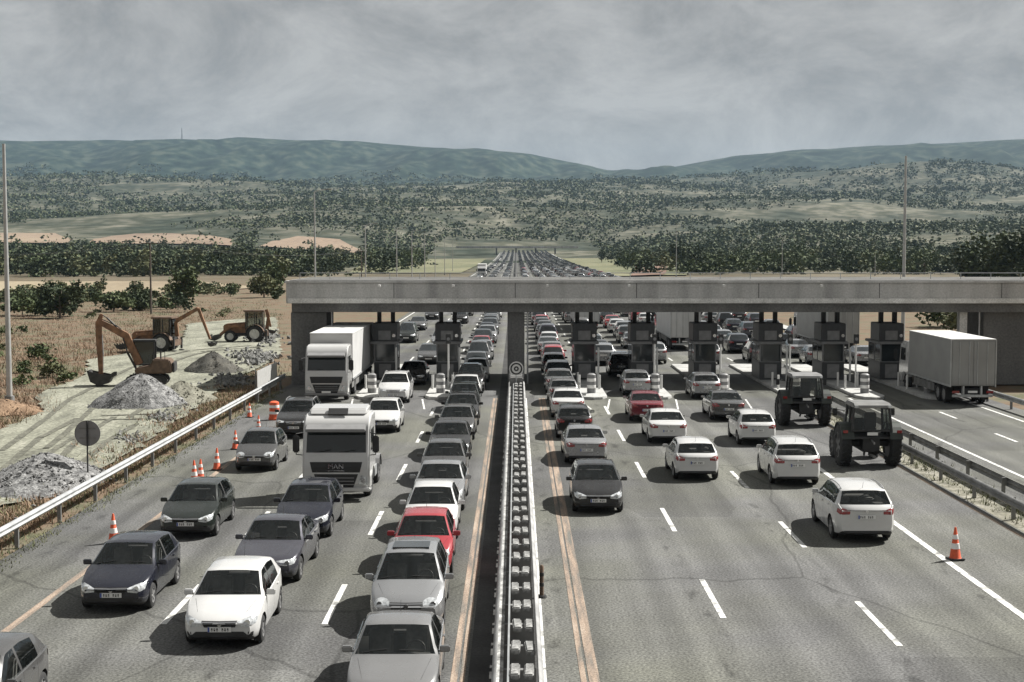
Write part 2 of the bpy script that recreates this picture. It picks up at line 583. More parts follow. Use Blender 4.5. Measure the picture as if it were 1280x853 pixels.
def patch(bvh, poly, axis, off=.006, step=.06):
    """a panel that lies on the shell: outline in (x,z) seen from front/rear or (y,z) seen from a side"""
    pts = []
    n = len(poly)
    for i in range(n):
        a, b = Vector(poly[i]), Vector(poly[(i + 1) % n])
        k = max(1, int((b - a).length / step))
        pts += [a + (b - a) * j / k for j in range(k)]
    ed = [(i, (i + 1) % len(pts)) for i in range(len(pts))]
    x0, x1 = min(p.x for p in pts), max(p.x for p in pts)
    y0, y1 = min(p.y for p in pts), max(p.y for p in pts)
    inn = []
    a = x0 + step / 2
    while a < x1:
        b = y0 + step / 2
        while b < y1:
            inn.append(Vector((a, b)))
            b += step
        a += step
    v2, _, fs, _, _, _ = geometry.delaunay_2d_cdt(pts + inn, ed, [], 1, 1e-5)
    d = {'front': Vector((0, 1, 0)), 'rear': Vector((0, -1, 0)), 'left': Vector((1, 0, 0)), 'right': Vector((-1, 0, 0))}[axis]
    out = MB()
    vs = []
    for p in v2:
        o = Vector((p.x, 0, p.y)) if axis in ('front', 'rear') else Vector((0, p.x, p.y))
        o = o - d * 9 + (Vector((0, 3, 0)) if axis in ('front', 'rear') else Vector())
        hit, nrm, _, _ = bvh.ray_cast(o, d)
        if hit is None:
            hit, nrm, _, _ = bvh.find_nearest(o + d * 8)
        if nrm.dot(d) > 0:
            nrm = -nrm
        vs.append(hit + nrm * off)
    out.add(vs, [tuple(f) for f in fs])
    return out


def mirror_poly(poly, s):
    return [(x * s, z) for x, z in poly]


def wheel_mesh(r, wd):
    t = MB()
    h = wd / 2
    t.lathe([(r * .62, -h), (r * .86, -h), (r * .97, -h * .8), (r, -h * .5), (r, h * .5), (r * .97, h * .8), (r * .86, h), (r * .62, h)], 'X', 28, close=True)
    return t


def rim_mesh(r, wd, s, n=5):
    t = MB()
    h = wd / 2 * s
    t.lathe([(r * .64, -h * .9), (r * .64, h * .92), (r * .58, h * .95), (r * .56, h * .35), (.02, h * .30)], 'X', 24)
    for k in range(n):
        a = 2 * PI * k / n + .2
        rot = Matrix.Rotation(a, 3, 'X')
        t.box(rot @ Vector((h * .72, 0, r * .33)), (abs(h) * .3, r * .17, r * .52), 0, rot)
    t.cyl((h * .3, 0, 0), (h * .85, 0, 0), r * .14, n=12)
    return t


PROTO = {}


def make_car(kind):
    P = KINDS[kind]
    L, w, H, fy, wb, r = P['L'], P['w'], P['H'], P['fy'], P['wb'], P['r']
    V, F, C = car_shell(P)
    bvh = BVHTree.FromPolygons(V, F)
    root = empty('car')

    def take(fn, mi=lambda c: 0):
        sel = [(f, mi(c)) for f, c in zip(F, C) if fn(c)]
        return sub_mesh(V, [f for f, _ in sel], [k for _, k in sel])
    pm = PAINT['grey']

    def painted(o):
        o.material_slots[0].link = 'OBJECT'
        o.material_slots[0].material = pm
        return o
    body = painted(take(lambda c: c in ('paint', 'trim', 'arch'), lambda c: {'paint': 0, 'trim': 1, 'arch': 2}[c]).build('body', [pm, M['trim'], M['arch']], root, smooth=38, fix=False))
    take(lambda c: c == 'windscreen').build('windscreen', M['glass'], root, smooth=50, fix=False)
    take(lambda c: c == 'rear_window').build('rear_window', M['glass'], root, smooth=50, fix=False)
    doors = {}
    for n in sorted(set(C)):
        if n.startswith('side_window'):
            take(lambda c: c == n).build('side_window', M['glass'], root, smooth=50, fix=False)
        if n.startswith('door'):
            d = painted(take(lambda c: c == n).build('door', [pm], root, smooth=38, fix=False))
            _, j, s = n.split(':')
            j, s = int(j), int(s)
            y = P['door'][j][1] - .16
            z = lerp_pts(P['belt'], y) - .10
            hit = bvh.ray_cast(Vector((s * 3, y, z)), Vector((-s, 0, 0)))[0]
            h = MB()
            h.box((hit.x + s * .018, y, z), (.03, .17, .028))
            painted(h.build('door_handle', [pm], d, bevel=.008))
    zl = P['lead'] - .03
    kw = w * .93
    hl = [(.40, zl - .185), (.385, zl - .10), (.55, zl - .045), (w * .80, zl - .005), (kw - .015, zl - .03), (kw - .04, zl - .15), (w * .72, zl - .21)]
    style = P.get('front', 'swept')
    if style == 'round':
        hl = [(.50 + .155 * math.cos(a) * 1.15, zl - .10 + .105 * math.sin(a)) for a in [2 * PI * k / 14 for k in range(14)]]
        hl = [(min(x + .05, kw - .03), z) for x, z in hl]
    if style == 'slim':
        hl = [(.44, zl - .135), (.43, zl - .075), (w * .80, zl - .03), (kw - .01, zl - .035), (kw - .04, zl - .12), (w * .72, zl - .15)]
    if style == 'twin':
        hl = [(.34, zl - .15), (.34, zl - .06), (w * .82, zl - .03), (kw - .01, zl - .05), (kw - .05, zl - .15), (w * .70, zl - .175)]
    for s in (-1, 1):
        h = patch(bvh, mirror_poly(hl, s), 'front', .010).build('headlight', M['lamp'], root, smooth=60)
        lens = MB()
        cx = s * (w * .70)
        hit = bvh.ray_cast(Vector((cx, -3, zl - .11)), Vector((0, 1, 0)))[0]
        lens.lathe([(.062, -.012), (.062, .03), (.02, .035)], 'Y', 16, (cx, hit.y - .004, zl - .11))
        lens.build('reflector', M['lamp_inner'], h, smooth=40)
    gz = zl - .20
    gr = patch(bvh, [(-.34, gz - .015), (.34, gz - .015), (.39, gz + .125), (-.39, gz + .125)], 'front', .008).build('grille', M['trim'], root, smooth=60)
    patch(bvh, [(-.38, gz + .085), (.38, gz + .085), (.385, gz + .105), (-.385, gz + .105)], 'front', .014).build('grille_bar', M['chrome'], gr, smooth=60)
    if style == 'twin':
        for s in (-1, 1):
            patch(bvh, mirror_poly([(.05, gz + .0), (.27, gz + .0), (.29, gz + .10), (.24, gz + .15), (.08, gz + .15), (.04, gz + .10)], s), 'front', .02).build('grille_kidney', M['arch'], gr, smooth=60)
            patch(bvh, mirror_poly([(.035, gz + .15), (.27, gz + .15), (.27, gz + .17), (.035, gz + .17)], s), 'front', .022).build('grille_rim', M['chrome'], gr, smooth=60)
    if style == 'slim':
        for k in (0, 1, 2):
            patch(bvh, [(-.34, gz + .01 + k * .04), (.34, gz + .01 + k * .04), (.34, gz + .025 + k * .04), (-.34, gz + .025 + k * .04)], 'front', .016).build('grille_bar', M['rim'], gr, smooth=60)
    b = MB()
    hit = bvh.ray_cast(Vector((0, -3, gz + .06)), Vector((0, 1, 0)))[0]
    b.lathe([(.055, -.02), (.055, .02)], 'Y', 20, (0, hit.y - .012, gz + .065))
    b.build('badge', M['chrome'], root, bevel=.004)
    patch(bvh, [(-.55, .24), (.55, .24), (.64, .32), (.52, .415), (-.52, .415), (-.64, .32)], 'front', .008).build('lower_intake', M['trim'], root, smooth=60)
    fz = min(.50, gz - .06)
    for s in (-1, 1):
        patch(bvh, mirror_poly([(w * .70, .30), (w * .82, .31), (w * .84, .40), (w * .72, .42)], s), 'front', .008).build('fog_light', M['trim'], root, smooth=60)
    for front in (True, False):
        z = fz if front else {'saloon': .62}.get(kind, P['tz'] - .28)
        o = Vector((0, -3, z)) if front else Vector((0, L + 3, z))
        hit = bvh.ray_cast(o, Vector((0, 1 if front else -1, 0)))[0]
        s = -1 if front else 1
        p = MB()
        p.box((0, hit.y + s * .020, z), (.52, .02, .115))
        po = p.build('number_plate', M['plate'], root, bevel=.004)
        q = MB()
        q.box((-.235 if front else .235, hit.y + s * .0325, z), (.04, .004, .105))
        q.build('plate_band', M['plate_blue'], po)
        q = MB()
        q.box((0, hit.y + s * .0298, z), (.42, .004, .085), 1)
        for k in range(7):
            if k != 3:
                x = -.165 + k * .058
                q.box((x, hit.y + s * .032, z - .002), (.034, .004, .066))
                q.box((x, hit.y + s * .0335, z + (.012 if k % 2 else -.014)), (.014, .004, .022), 1)
        q.build('plate_characters', [M['trim'], M['plate']], po)
    for s in (-1, 1):
        a, b_ = (s * w * .62, .40), (s * w * .80, P['cowl'] - .04)
        pts = []
        for k in range(9):
            t = k / 8
            h = bvh.ray_cast(Vector((a[0] + (b_[0] - a[0]) * t, a[1] + (b_[1] - a[1]) * t, 3)), Vector((0, 0, -1)))[0]
            if h:
                pts.append(h)
        if len(pts) > 3:
            MB().tube([p - Vector((0, 0, .001)) for p in pts], .0035, 5).build('bonnet_seam', M['arch'], root)
    tz = P['tz']
    if kind in ('hatchback', 'suv', 'saloon', 'estate'):
        tl = [(w * .55, tz - .20), (w * .52, tz - .09), (w * .80, tz - .03), (w * .91, tz - .04), (w * .93, tz - .15), (w * .86, tz - .21)]
    else:
        tl = [(w * .80, tz - .22), (w * .78, tz + .05), (w * .86, tz + .16), (w * .93, tz + .10), (w * .93, tz - .20)]
    for s in (-1, 1):
        patch(bvh, mirror_poly(tl, s), 'rear', .010).build('tail_light', M['red_lamp'], root, smooth=60)
    patch(bvh, [(-.62, .30), (.62, .30), (.66, .39), (-.66, .39)], 'rear', .008).build('rear_diffuser', M['trim'], root, smooth=60)
    b = MB()
    hit = bvh.ray_cast(Vector((0, L + 3, tz - .12)), Vector((0, -1, 0)))[0]
    b.lathe([(.045, -.015), (.045, .015)], 'Y', 18, (0, hit.y + .008, tz - .12))
    b.build('badge', M['chrome'], root, bevel=.004)
    for s in (-1, 1):
        m = MB()
        z = lerp_pts(P['belt'], P['win'][0][0]) + .09
        y = P['win'][0][0] + .05
        m.box((s * (w + .07), y, z), (.20, .09, .13))
        m.box((s * (w - .02), y + .01, z - .05), (.16, .05, .04))
        mo = painted(m.build('mirror', [pm], root, bevel=.03, seg=3))
        g = MB()
        g.box((s * (w + .07), y + .0475, z), (.16, .004, .10))
        g.build('mirror_glass', M['chrome'], mo)
    tyre, hub = wheel_mesh(r, .20), {s: rim_mesh(r, .20, s) for s in (-1, 1)}
    first, rims = None, {}
    for y in (fy, fy + wb):
        for s in (-1, 1):
            if first is None:
                wo = first = tyre.build('wheel', M['rubber'], root, smooth=40)
            else:
                wo = first.copy()
                COL.objects.link(wo)
            wo.location = (s * (w - .115), y, r)
            if s not in rims:
                rims[s] = hub[s].build('rim', M['rim'], wo, smooth=40)
            else:
                rr = rims[s].copy()
                COL.objects.link(rr)
                rr.parent = wo
    # inside: dashboard, seats, steering wheel
    d = MB()
    cy = P['cowl']
    d.bb(-w * .78, w * .78, cy + .18, cy + .62, .35, P['cz'] - .10)
    d.bb(-w * .80, w * .80, cy + .4, L - .45, .22, .34)
    d.bb(-w * .72, w * .72, P['r1'] - .35, P['r1'] + .0, .34, P['cz'] + .02)
    d.build('dashboard', M['interior'], root, bevel=.03)
    for s in (-1, 1):
        q = MB()
        y = P['r0'] + .42
        rt = Matrix.Rotation(-.25, 3, 'X')
        q.box((s * .37, y, .42), (.5, .5, .16))
        q.box((s * .37, y + .30, .78), (.48, .13, .66), 0, rt)
        q.box((s * .37, y + .40, 1.17 + (H - 1.47) * .6), (.24, .09, .18), 0, rt)
        q.build('seat', M['seat'], root, bevel=.04)
    sw = MB()
    c0 = Vector((.37, cy + .78, P['cz'] - .10))
    q = Matrix.Rotation(math.radians(65), 3, 'X')
    sw.tube([c0 + q @ Vector((.18 * math.cos(a), .18 * math.sin(a), 0)) for a in [2 * PI * k / 14 for k in range(15)]], .016, 6)
    sw.build('steering_wheel', M['trim'], root)
    for s in (-1, 1):
        wp = MB()
        a = Vector((s * .08 - .2, cy + .06, P['cz'] + .02))
        hit = bvh.ray_cast(Vector((s * .36 + .2, cy + .14, 3)), Vector((0, 0, -1)))[0]
        hit0 = bvh.ray_cast(Vector((s * .36 - .28, cy + .11, 3)), Vector((0, 0, -1)))[0]
        if hit and hit0:
            wp.cyl(hit0 + Vector((0, 0, .015)), hit + Vector((0, 0, .015)), .008, n=5)
            wp.build('wiper', M['trim'], root)
    if kind in ('suv', 'estate'):
        for s in (-1, 1):
            y0, y1 = P['r0'] + .25, P['r1'] - .15
            pts = []
            for k in range(7):
                y = y0 + (y1 - y0) * k / 6
                h = bvh.ray_cast(Vector((s * w * .70, y, 3)), Vector((0, 0, -1)))[0]
                pts.append(h + Vector((0, 0, .012 if k in (0, 6) else .05)))
            MB().tube(pts, .017, 8).build('roof_rail', M['rim' if kind == 'suv' else 'trim'], root)
    fin = MB()
    h = bvh.ray_cast(Vector((0, P['r1'] - .15, 3)), Vector((0, 0, -1)))[0]
    fin.cyl(h - Vector((0, 0, .01)), h + Vector((0, .12, .20)), .006, .003, 6)
    fin.build('antenna', M['trim'], root)
    PROTO[kind] = root
    root['kindname'] = kind
    return root


LODM = {}


def make_lod(kind):
    """one mesh of the whole car for cars too far off to show parts"""
    root = PROTO[kind]
    keep = ('body', 'door', 'windscreen', 'rear_window', 'side_window', 'headlight', 'tail_light', 'grille', 'lower_intake', 'number_plate', 'mirror', 'wheel', 'rim')
    mats, m = [None], MB()
    for o in all_children(root):
        if o.name.split('.')[0] not in keep:
            continue
        mw = Matrix.Translation(o.location)
        if o.parent is not root:
            mw = Matrix.Translation(o.parent.location) @ mw
        lut = []
        for si, sl in enumerate(o.material_slots):
            if sl.link == 'OBJECT':
                lut.append(0)
            else:
                mt = M['booth_dark'] if sl.material is M['glass'] else sl.material
                mt = M['far_glass'] if sl.material is M['glass'] else mt
                if mt not in mats:
                    mats.append(mt)
                lut.append(mats.index(mt))
        b = len(m.v)
        m.v += [tuple(mw @ v.co) for v in o.data.vertices]
        for p in o.data.polygons:
            m.f.append(tuple(i + b for i in p.vertices))
            m.m.append(lut[p.material_index])
    mats[0] = PAINT['grey']
    o = m.build('car', mats, None, smooth=38, fix=False)
    o.material_slots[0].link = 'OBJECT'
    o.material_slots[0].material = PAINT['grey']
    LODM[kind] = o
    return o


M['far_glass'] = simple('far_car_glass', (0.025, 0.03, 0.032), 0.08, vary=.2, coat=.5)
used_proto, used_lod = set(), set()


def set_paint(o, colour):
    for c in [o] + all_children(o):
        if c.type == 'MESH' and c.material_slots and c.material_slots[0].link == 'OBJECT':
            c.material_slots[0].material = PAINT[colour]


def place_car(kind, colour, X, Y, toward, label, group, rz=0.0):
    """Y is the end of the car nearest the camera; toward = its front faces the camera"""
    root = PROTO[kind] if kind not in used_proto else copy_tree(PROTO[kind])
    used_proto.add(kind)
    if toward:
        root.location, root.rotation_euler = (X, Y, 0.008), (0, 0, rz)
    else:
        root.location, root.rotation_euler = (X, Y + KINDS[kind]['L'], 0.008), (0, 0, PI + rz)
    set_paint(root, colour)
    return tag(root, label, 'car', group)


def place_far(kind, colour, X, Y, toward, label, group):
    if kind in used_lod:
        o = LODM[kind].copy()
        COL.objects.link(o)
    else:
        o = LODM[kind]
        used_lod.add(kind)
    rz = R.uniform(-.012, .012)
    o.location = (X, Y if toward else Y + KINDS[kind]['L'], 0.008 + road_z(Y))
    o.rotation_euler = (0, 0, rz if toward else PI + rz)
    o.material_slots[0].material = PAINT[colour]
    return tag(o, label, 'car', group)


for k_ in KINDS:
    make_car(k_)
    make_lod(k_)
# ------------------------------------------------------------------ the setting
def ridge(X):
    pts = [(-900, 205), (-500, 190), (-250, 196), (-60, 186), (0, 184), (55, 185), (100, 179), (150, 177.5), (200, 180), (255, 179), (315, 175), (345, 177), (400, 179.5), (450, 180), (505, 184), (560, 188.5), (620, 192.5), (660, 196), (700, 203),
           (735, 211), (762, 219), (785, 221), (805, 217), (830, 212), (870, 205), (905, 199.5), (960, 194), (1000, 191.5), (1050, 187), (1120, 184), (1200, 180.5), (1280, 178), (1400, 176), (1600, 188), (1900, 200), (2300, 215)]
    x = X / 6500.0 * FPX + VX
    return CAM_Z + (HY - lerp_pts(pts, x)) / FPX * 6500


BASE = [(-400, 0), (420, 0), (700, 1.5), (1000, 9), (1500, 31), (2200, 72), (3000, 124), (3800, 168), (4300, 196), (9000, 200)]


def smoothstep(a, b, t):
    t = max(0, min(1, (t - a) / (b - a)))
    return t * t * (3 - 2 * t)


def terrain(X, Y):
    h = smooth_pts(BASE, Y, 90) if Y > 300 else 0
    cor = smoothstep(45, 260, abs(X - 5))            # the motorway runs in a flat corridor
    if Y < 1900:
        h = h * (cor + (1 - cor) * smoothstep(1400, 2000, Y)) + road_z(min(Y, 1480)) * (1 - cor) * (1 - smoothstep(1500, 1900, Y))
    n = noise.noise(Vector((X / 420, Y / 520, 2.3))) * smoothstep(700, 2200, Y) * 26
    n += noise.noise(Vector((X / 130, Y / 160, 7.1))) * smoothstep(900, 2400, Y) * 7
    # knoll of lower wooded hill on the right
    n += 58 * math.exp(-((X - 1050) / 520) ** 2 - ((Y - 3900) / 500) ** 2)
    n += 30 * math.exp(-((X + 1150) / 500) ** 2 - ((Y - 3300) / 500) ** 2)
    h += n
    if Y > 3900:
        rz = ridge(X)
        t = smoothstep(3900, 6500, Y) ** 1.35
        sp = noise.noise(Vector((X / 330, Y / 1500, 1.1))) * .5 + noise.noise(Vector((X / 150, Y / 600, 4.1))) * .3 + noise.noise(Vector((X / 60, Y / 260, 8.1))) * .10
        amp = 4 * t * (1 - t) if Y < 6500 else 0
        if Y <= 6500:
            h = h * (1 - t) + rz * t + sp * amp * 150
        else:
            h = rz - (Y - 6500) * .12
    # local relief next to the road
    lo = noise.noise(Vector((X / 9, Y / 9, .3))) * .10 + noise.noise(Vector((X / 31, Y / 31, 5.3))) * .35
    off = max(smoothstep(17, 24, -X), smoothstep(33, 45, X))
    h += lo * off * (1 - smoothstep(900, 1500, Y))
    return h - .12 + .06 * off


def graded(lo, hi, near, f, start):
    """coordinates that get coarser away from the middle"""
    out, a, st = [start], start, near
    while a < hi:
        a += st
        st *= f
        out.append(a)
    a, st = start, near
    while a > lo:
        a -= st
        st *= f
        out.append(a)
    return sorted(out)


xs = graded(-6000, 6000, 1.6, 1.042, -22)
ysg = graded(-400, 9000, 2.2, 1.024, 70)
me = bpy.data.meshes.new('ground')
nx, ny = len(xs), len(ysg)
me.from_pydata([(x, y, terrain(x, y)) for y in ysg for x in xs], [], [(j * nx + i, j * nx + i + 1, (j + 1) * nx + i + 1, (j + 1) * nx + i) for j in range(ny - 1) for i in range(nx - 1)])
me.polygons.foreach_set('use_smooth', [True] * len(me.polygons))


def terrain_mat():
    """dry scrubland near by, wooded slopes on the mountains"""
    m, nt, b = nodes_of('dry_scrubland')
    tc = nt.nodes.new('ShaderNodeTexCoord')
    sep = nt.nodes.new('ShaderNodeSeparateXYZ')
    nt.links.new(tc.outputs['Object'], sep.inputs[0])

    def nz(scale, det=8, stretch=(1, 1, 1), dist=0):
        mp = nt.nodes.new('ShaderNodeMapping')
        mp.inputs['Scale'].default_value = stretch
        nt.links.new(tc.outputs['Object'], mp.inputs['Vector'])
        n = nt.nodes.new('ShaderNodeTexNoise')
        n.inputs['Scale'].default_value = scale
        n.inputs['Detail'].default_value = det
        n.inputs['Distortion'].default_value = dist
        nt.links.new(mp.outputs['Vector'], n.inputs['Vector'])
        return n.outputs['Fac']

    def ramp(src, stops):
        cr = nt.nodes.new('ShaderNodeValToRGB')
        e = cr.color_ramp.elements
        e[0].position, e[0].color = stops[0][0], (*stops[0][1], 1)
        e[1].position, e[1].color = stops[-1][0], (*stops[-1][1], 1)
        for p, c in stops[1:-1]:
            e.new(p).color = (*c, 1)
        nt.links.new(src, cr.inputs['Fac'])
        return cr.outputs['Color']

    def mixc(f, a, c):
        x = nt.nodes.new('ShaderNodeMix')
        x.data_type = 'RGBA'
        nt.links.new(f, x.inputs['Factor'])
        nt.links.new(a, x.inputs['A'])
        nt.links.new(c, x.inputs['B'])
        return x.outputs['Result']

    def rng(src, a, c):
        r = nt.nodes.new('ShaderNodeMapRange')
        r.inputs['From Min'].default_value = a
        r.inputs['From Max'].default_value = c
        nt.links.new(src, r.inputs['Value'])
        return r.outputs['Result']
    near = ramp(nz(.35, 10), [(.3, (.11, .085, .06)), (.45, (.155, .112, .078)), (.55, (.145, .125, .088)), (.7, (.095, .10, .06))])
    mid = ramp(nz(.012, 10, (1, .55, 1), .6), [(.32, (.045, .055, .04)), (.45, (.07, .075, .055)), (.55, (.115, .112, .085)), (.7, (.19, .18, .14))])
    hill = ramp(nz(.022, 12, (1, .5, 1)), [(.35, (.004, .011, .008)), (.5, (.015, .028, .019)), (.66, (.052, .064, .045))])
    dots = ramp(nz(.055, 5, (1, .7, 1)), [(.42, (1, 1, 1)), (.56, (.35, .4, .32))])
    mul = nt.nodes.new('ShaderNodeMix')
    mul.data_type = 'RGBA'
    mul.blend_type = 'MULTIPLY'
    mul.inputs['Factor'].default_value = .8
    nt.links.new(mid, mul.inputs['A'])
    nt.links.new(dots, mul.inputs['B'])
    c1 = mixc(rng(sep.outputs['Y'], 320, 620), near, mul.outputs['Result'])
    c2 = mixc(rng(sep.outputs['Y'], 3500, 4300), c1, hill)
    nt.links.new(c2, b.inputs['Base Color'])
    b.inputs['Roughness'].default_value = 1
    b.inputs['Specular IOR Level'].default_value = .1
    bp = nt.nodes.new('ShaderNodeBump')
    bp.inputs['Strength'].default_value = .6
    bp.inputs['Distance'].default_value = .12
    nt.links.new(nz(5.0, 6), bp.inputs['Height'])
    nt.links.new(bp.outputs['Normal'], b.inputs['Normal'])
    return m


me.materials.append(terrain_mat())
go = bpy.data.objects.new('ground', me)
COL.objects.link(go)
structure(go, 'dry scrubland rising to wooded mountain ridges behind the motorway')


def strip(name, x0, x1, y0, y1, z, mat, nx=1, ny=1, label='', wob=0.0, cat='road'):
    """flat sheet; wob makes ragged long edges"""
    m = MB()
    for j in range(ny + 1):
        for i in range(nx + 1):
            x = x0 + (x1 - x0) * i / nx
            y = y0 + (y1 - y0) * j / ny
            if wob and i in (0, nx):
                x += noise.noise(Vector((x * 3.1, y * .9, 1.7))) * wob
            m.v.append((x, y, z + road_z(y)))
    for j in range(ny):
        for i in range(nx):
            a = j * (nx + 1) + i
            m.f.append((a, a + 1, a + nx + 2, a + nx + 1))
            m.m.append(0)
    o = m.build(name, mat, fix=False)
    return structure(o, label, cat) if label else o


def asphalt_mat():
    m, nt, b = nodes_of('worn_asphalt')
    tc = nt.nodes.new('ShaderNodeTexCoord')

    def nz(scale, det, stretch=(1, 1, 1)):
        mp = nt.nodes.new('ShaderNodeMapping')
        mp.inputs['Scale'].default_value = stretch
        nt.links.new(tc.outputs['Object'], mp.inputs['Vector'])
        n = nt.nodes.new('ShaderNodeTexNoise')
        n.inputs['Scale'].default_value = scale
        n.inputs['Detail'].default_value = det
        nt.links.new(mp.outputs['Vector'], n.inputs['Vector'])
        return n.outputs['Fac']

    def math_(op, a, c):
        x = nt.nodes.new('ShaderNodeMath')
        x.operation = op
        for i, s in enumerate((a, c)):
            if isinstance(s, (int, float)):
                x.inputs[i].default_value = s
            else:
                nt.links.new(s, x.inputs[i])
        return x.outputs[0]

    def rng(src, a, c, d, e):
        r = nt.nodes.new('ShaderNodeMapRange')
        r.inputs['From Min'].default_value, r.inputs['From Max'].default_value = a, c
        r.inputs['To Min'].default_value, r.inputs['To Max'].default_value = d, e
        nt.links.new(src, r.inputs['Value'])
        return r.outputs['Result']
    patch_ = rng(nz(.28, 6), .35, .65, .86, 1.12)
    streak = rng(nz(1.0, 5, (1.3, .02, 1)), .35, .65, .84, 1.12)
    grain = rng(nz(16, 3), .34, .66, .55, 1.45)
    fine = rng(nz(60, 2), .34, .66, .75, 1.25)
    f = math_('MULTIPLY', math_('MULTIPLY', patch_, streak), math_('MULTIPLY', grain, fine))
    # tar seams
    vo = nt.nodes.new('ShaderNodeTexVoronoi')
    vo.feature = 'DISTANCE_TO_EDGE'
    vo.inputs['Scale'].default_value = .09
    mp = nt.nodes.new('ShaderNodeMapping')
    mp.inputs['Scale'].default_value = (1, .5, 1)
    nt.links.new(tc.outputs['Object'], mp.inputs['Vector'])
    wv = nt.nodes.new('ShaderNodeVectorMath')
    wn = nt.nodes.new('ShaderNodeTexNoise')
    wn.inputs['Scale'].default_value = .5
    nt.links.new(mp.outputs['Vector'], wn.inputs['Vector'])
    wv.operation = 'ADD'
    nt.links.new(mp.outputs['Vector'], wv.inputs[0])
    nt.links.new(wn.outputs['Color'], wv.inputs[1])
    nt.links.new(wv.outputs[0], vo.inputs['Vector'])
    crack = rng(vo.outputs['Distance'], .0018, .005, .66, 1.0)
    f = math_('MULTIPLY', f, crack)
    # wheel tracks polished darker and a line of drips along the middle of each lane
    sp = nt.nodes.new('ShaderNodeSeparateXYZ')
    nt.links.new(tc.outputs['Object'], sp.inputs[0])
    wob = math_('MULTIPLY', math_('SUBTRACT', nz(.12, 3), .5), 1.2)
    xx = math_('ADD', sp.outputs['X'], wob)
    track = math_('COSINE', math_('MULTIPLY', math_('ADD', xx, 5.47), 2 * PI / 1.815), 0)
    f = math_('MULTIPLY', f, rng(track, .0, 1.0, 1.02, .82))
    drip = math_('COSINE', math_('MULTIPLY', math_('ADD', xx, 6.37), 2 * PI / 3.63), 0)
    spots = math_('MULTIPLY', rng(drip, .90, 1.0, 0, 1), rng(nz(2.4, 5, (1, .35, 1)), .52, .68, 0, 1))
    f = math_('MULTIPLY', f, rng(spots, 0, 1, 1.0, .5))
    # repair patches with straight edges
    pv = nt.nodes.new('ShaderNodeTexVoronoi')
    pv.distance = 'CHEBYCHEV'
    pv.inputs['Scale'].default_value = .16
    pm_ = nt.nodes.new('ShaderNodeMapping')
    pm_.inputs['Scale'].default_value = (1.3, .35, 1)
    nt.links.new(tc.outputs['Object'], pm_.inputs['Vector'])
    nt.links.new(pm_.outputs['Vector'], pv.inputs['Vector'])
    ps = nt.nodes.new('ShaderNodeSeparateColor')
    nt.links.new(pv.outputs['Color'], ps.inputs['Color'])
    f = math_('MULTIPLY', f, rng(ps.outputs['Red'], .70, .71, 1.0, .80))
    sc = nt.nodes.new('ShaderNodeVectorMath')
    sc.operation = 'SCALE'
    tint = nt.nodes.new('ShaderNodeMix')
    tint.data_type = 'RGBA'
    tint.inputs['A'].default_value = (.112, .112, .110, 1)
    tint.inputs['B'].default_value = (.118, .119, .101, 1)
    nt.links.new(rng(nz(.10, 3), .4, .6, 0, 1), tint.inputs['Factor'])
    nt.links.new(tint.outputs['Result'], sc.inputs[0])
    nt.links.new(f, sc.inputs['Scale'])
    nt.links.new(sc.outputs[0], b.inputs['Base Color'])
    b.inputs['Roughness'].default_value = .85
    b.inputs['Specular IOR Level'].default_value = .25
    bp = nt.nodes.new('ShaderNodeBump')
    bp.inputs['Strength'].default_value = .35
    bp.inputs['Distance'].default_value = .01
    nt.links.new(grain, bp.inputs['Height'])
    nt.links.new(bp.outputs['Normal'], b.inputs['Normal'])
    return m


M['asphalt'] = asphalt_mat()
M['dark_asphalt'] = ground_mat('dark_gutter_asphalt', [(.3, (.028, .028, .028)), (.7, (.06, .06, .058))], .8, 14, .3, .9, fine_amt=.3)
strip('motorway', -14.6, 27.6, -15, 1480, 0, M['asphalt'], 1, 90, 'wide grey asphalt motorway running straight through the toll plaza', .25, 'road')
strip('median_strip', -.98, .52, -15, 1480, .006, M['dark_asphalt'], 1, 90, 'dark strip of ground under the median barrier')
strip('separator_strip', 15.75, 17.55, -15, 84, .004, ground_mat('stony_strip', [(.3, (.10, .10, .08)), (.5, (.20, .19, .15)), (.7, (.30, .29, .25))], 1.2, 8, .5, 1), 1, 1, 'stony strip between two guardrails beside the slip lanes')

# painted lines
wl, yl = MB(), MB()


def line(m, X, y0, y1, wd, z=.008):
    k = max(1, int((y1 - y0) / 6))
    for i in range(k):
        a, c = y0 + (y1 - y0) * i / k, y0 + (y1 - y0) * (i + 1) / k
        za, zc = z + road_z(a) * 1.0006, z + road_z(c) * 1.0006
        m.quad((X - wd / 2, a, za), (X + wd / 2, a, za), (X + wd / 2, c, zc), (X - wd / 2, c, zc))


for X, s0 in ((4.94, 33.8), (8.50, 31.4), (-4.48, 33.2), (-8.26, 33.2)):
    y = s0 - 21
    while y < 80:
        line(wl, X, y, y + 4.0, .15)
        y += 10.5
    y = 112
    while y < 1200:
        line(wl, X, y, y + 4.0, .15)
        y += 10.5
for X in (22.75, 12.2, 16.9, 20.9):
    y = 20 if X == 22.75 else 112
    while y < (1200 if X != 22.75 else 80):
        line(wl, X, y, y + 3.0, .15)
        y += 9
line(wl, 12.13, 10, 84, .20)
line(wl, 19.5, 10, 84, .16)
line(wl, 25.75, 10, 84, .16)
line(wl, .60, 10, 84, .06)
line(wl, 26.9, 110, 1250, .18)
line(wl, -13.9, 110, 1250, .18)
line(yl, -11.74, 8, 84, .20)
line(yl, -1.10, 8, 84, .10)
line(yl, -1.27, 8, 84, .14)
line(yl, 1.38, 8, 84, .12)
line(yl, 1.60, 8, 84, .22)
line(yl, 15.45, 8, 84, .14)
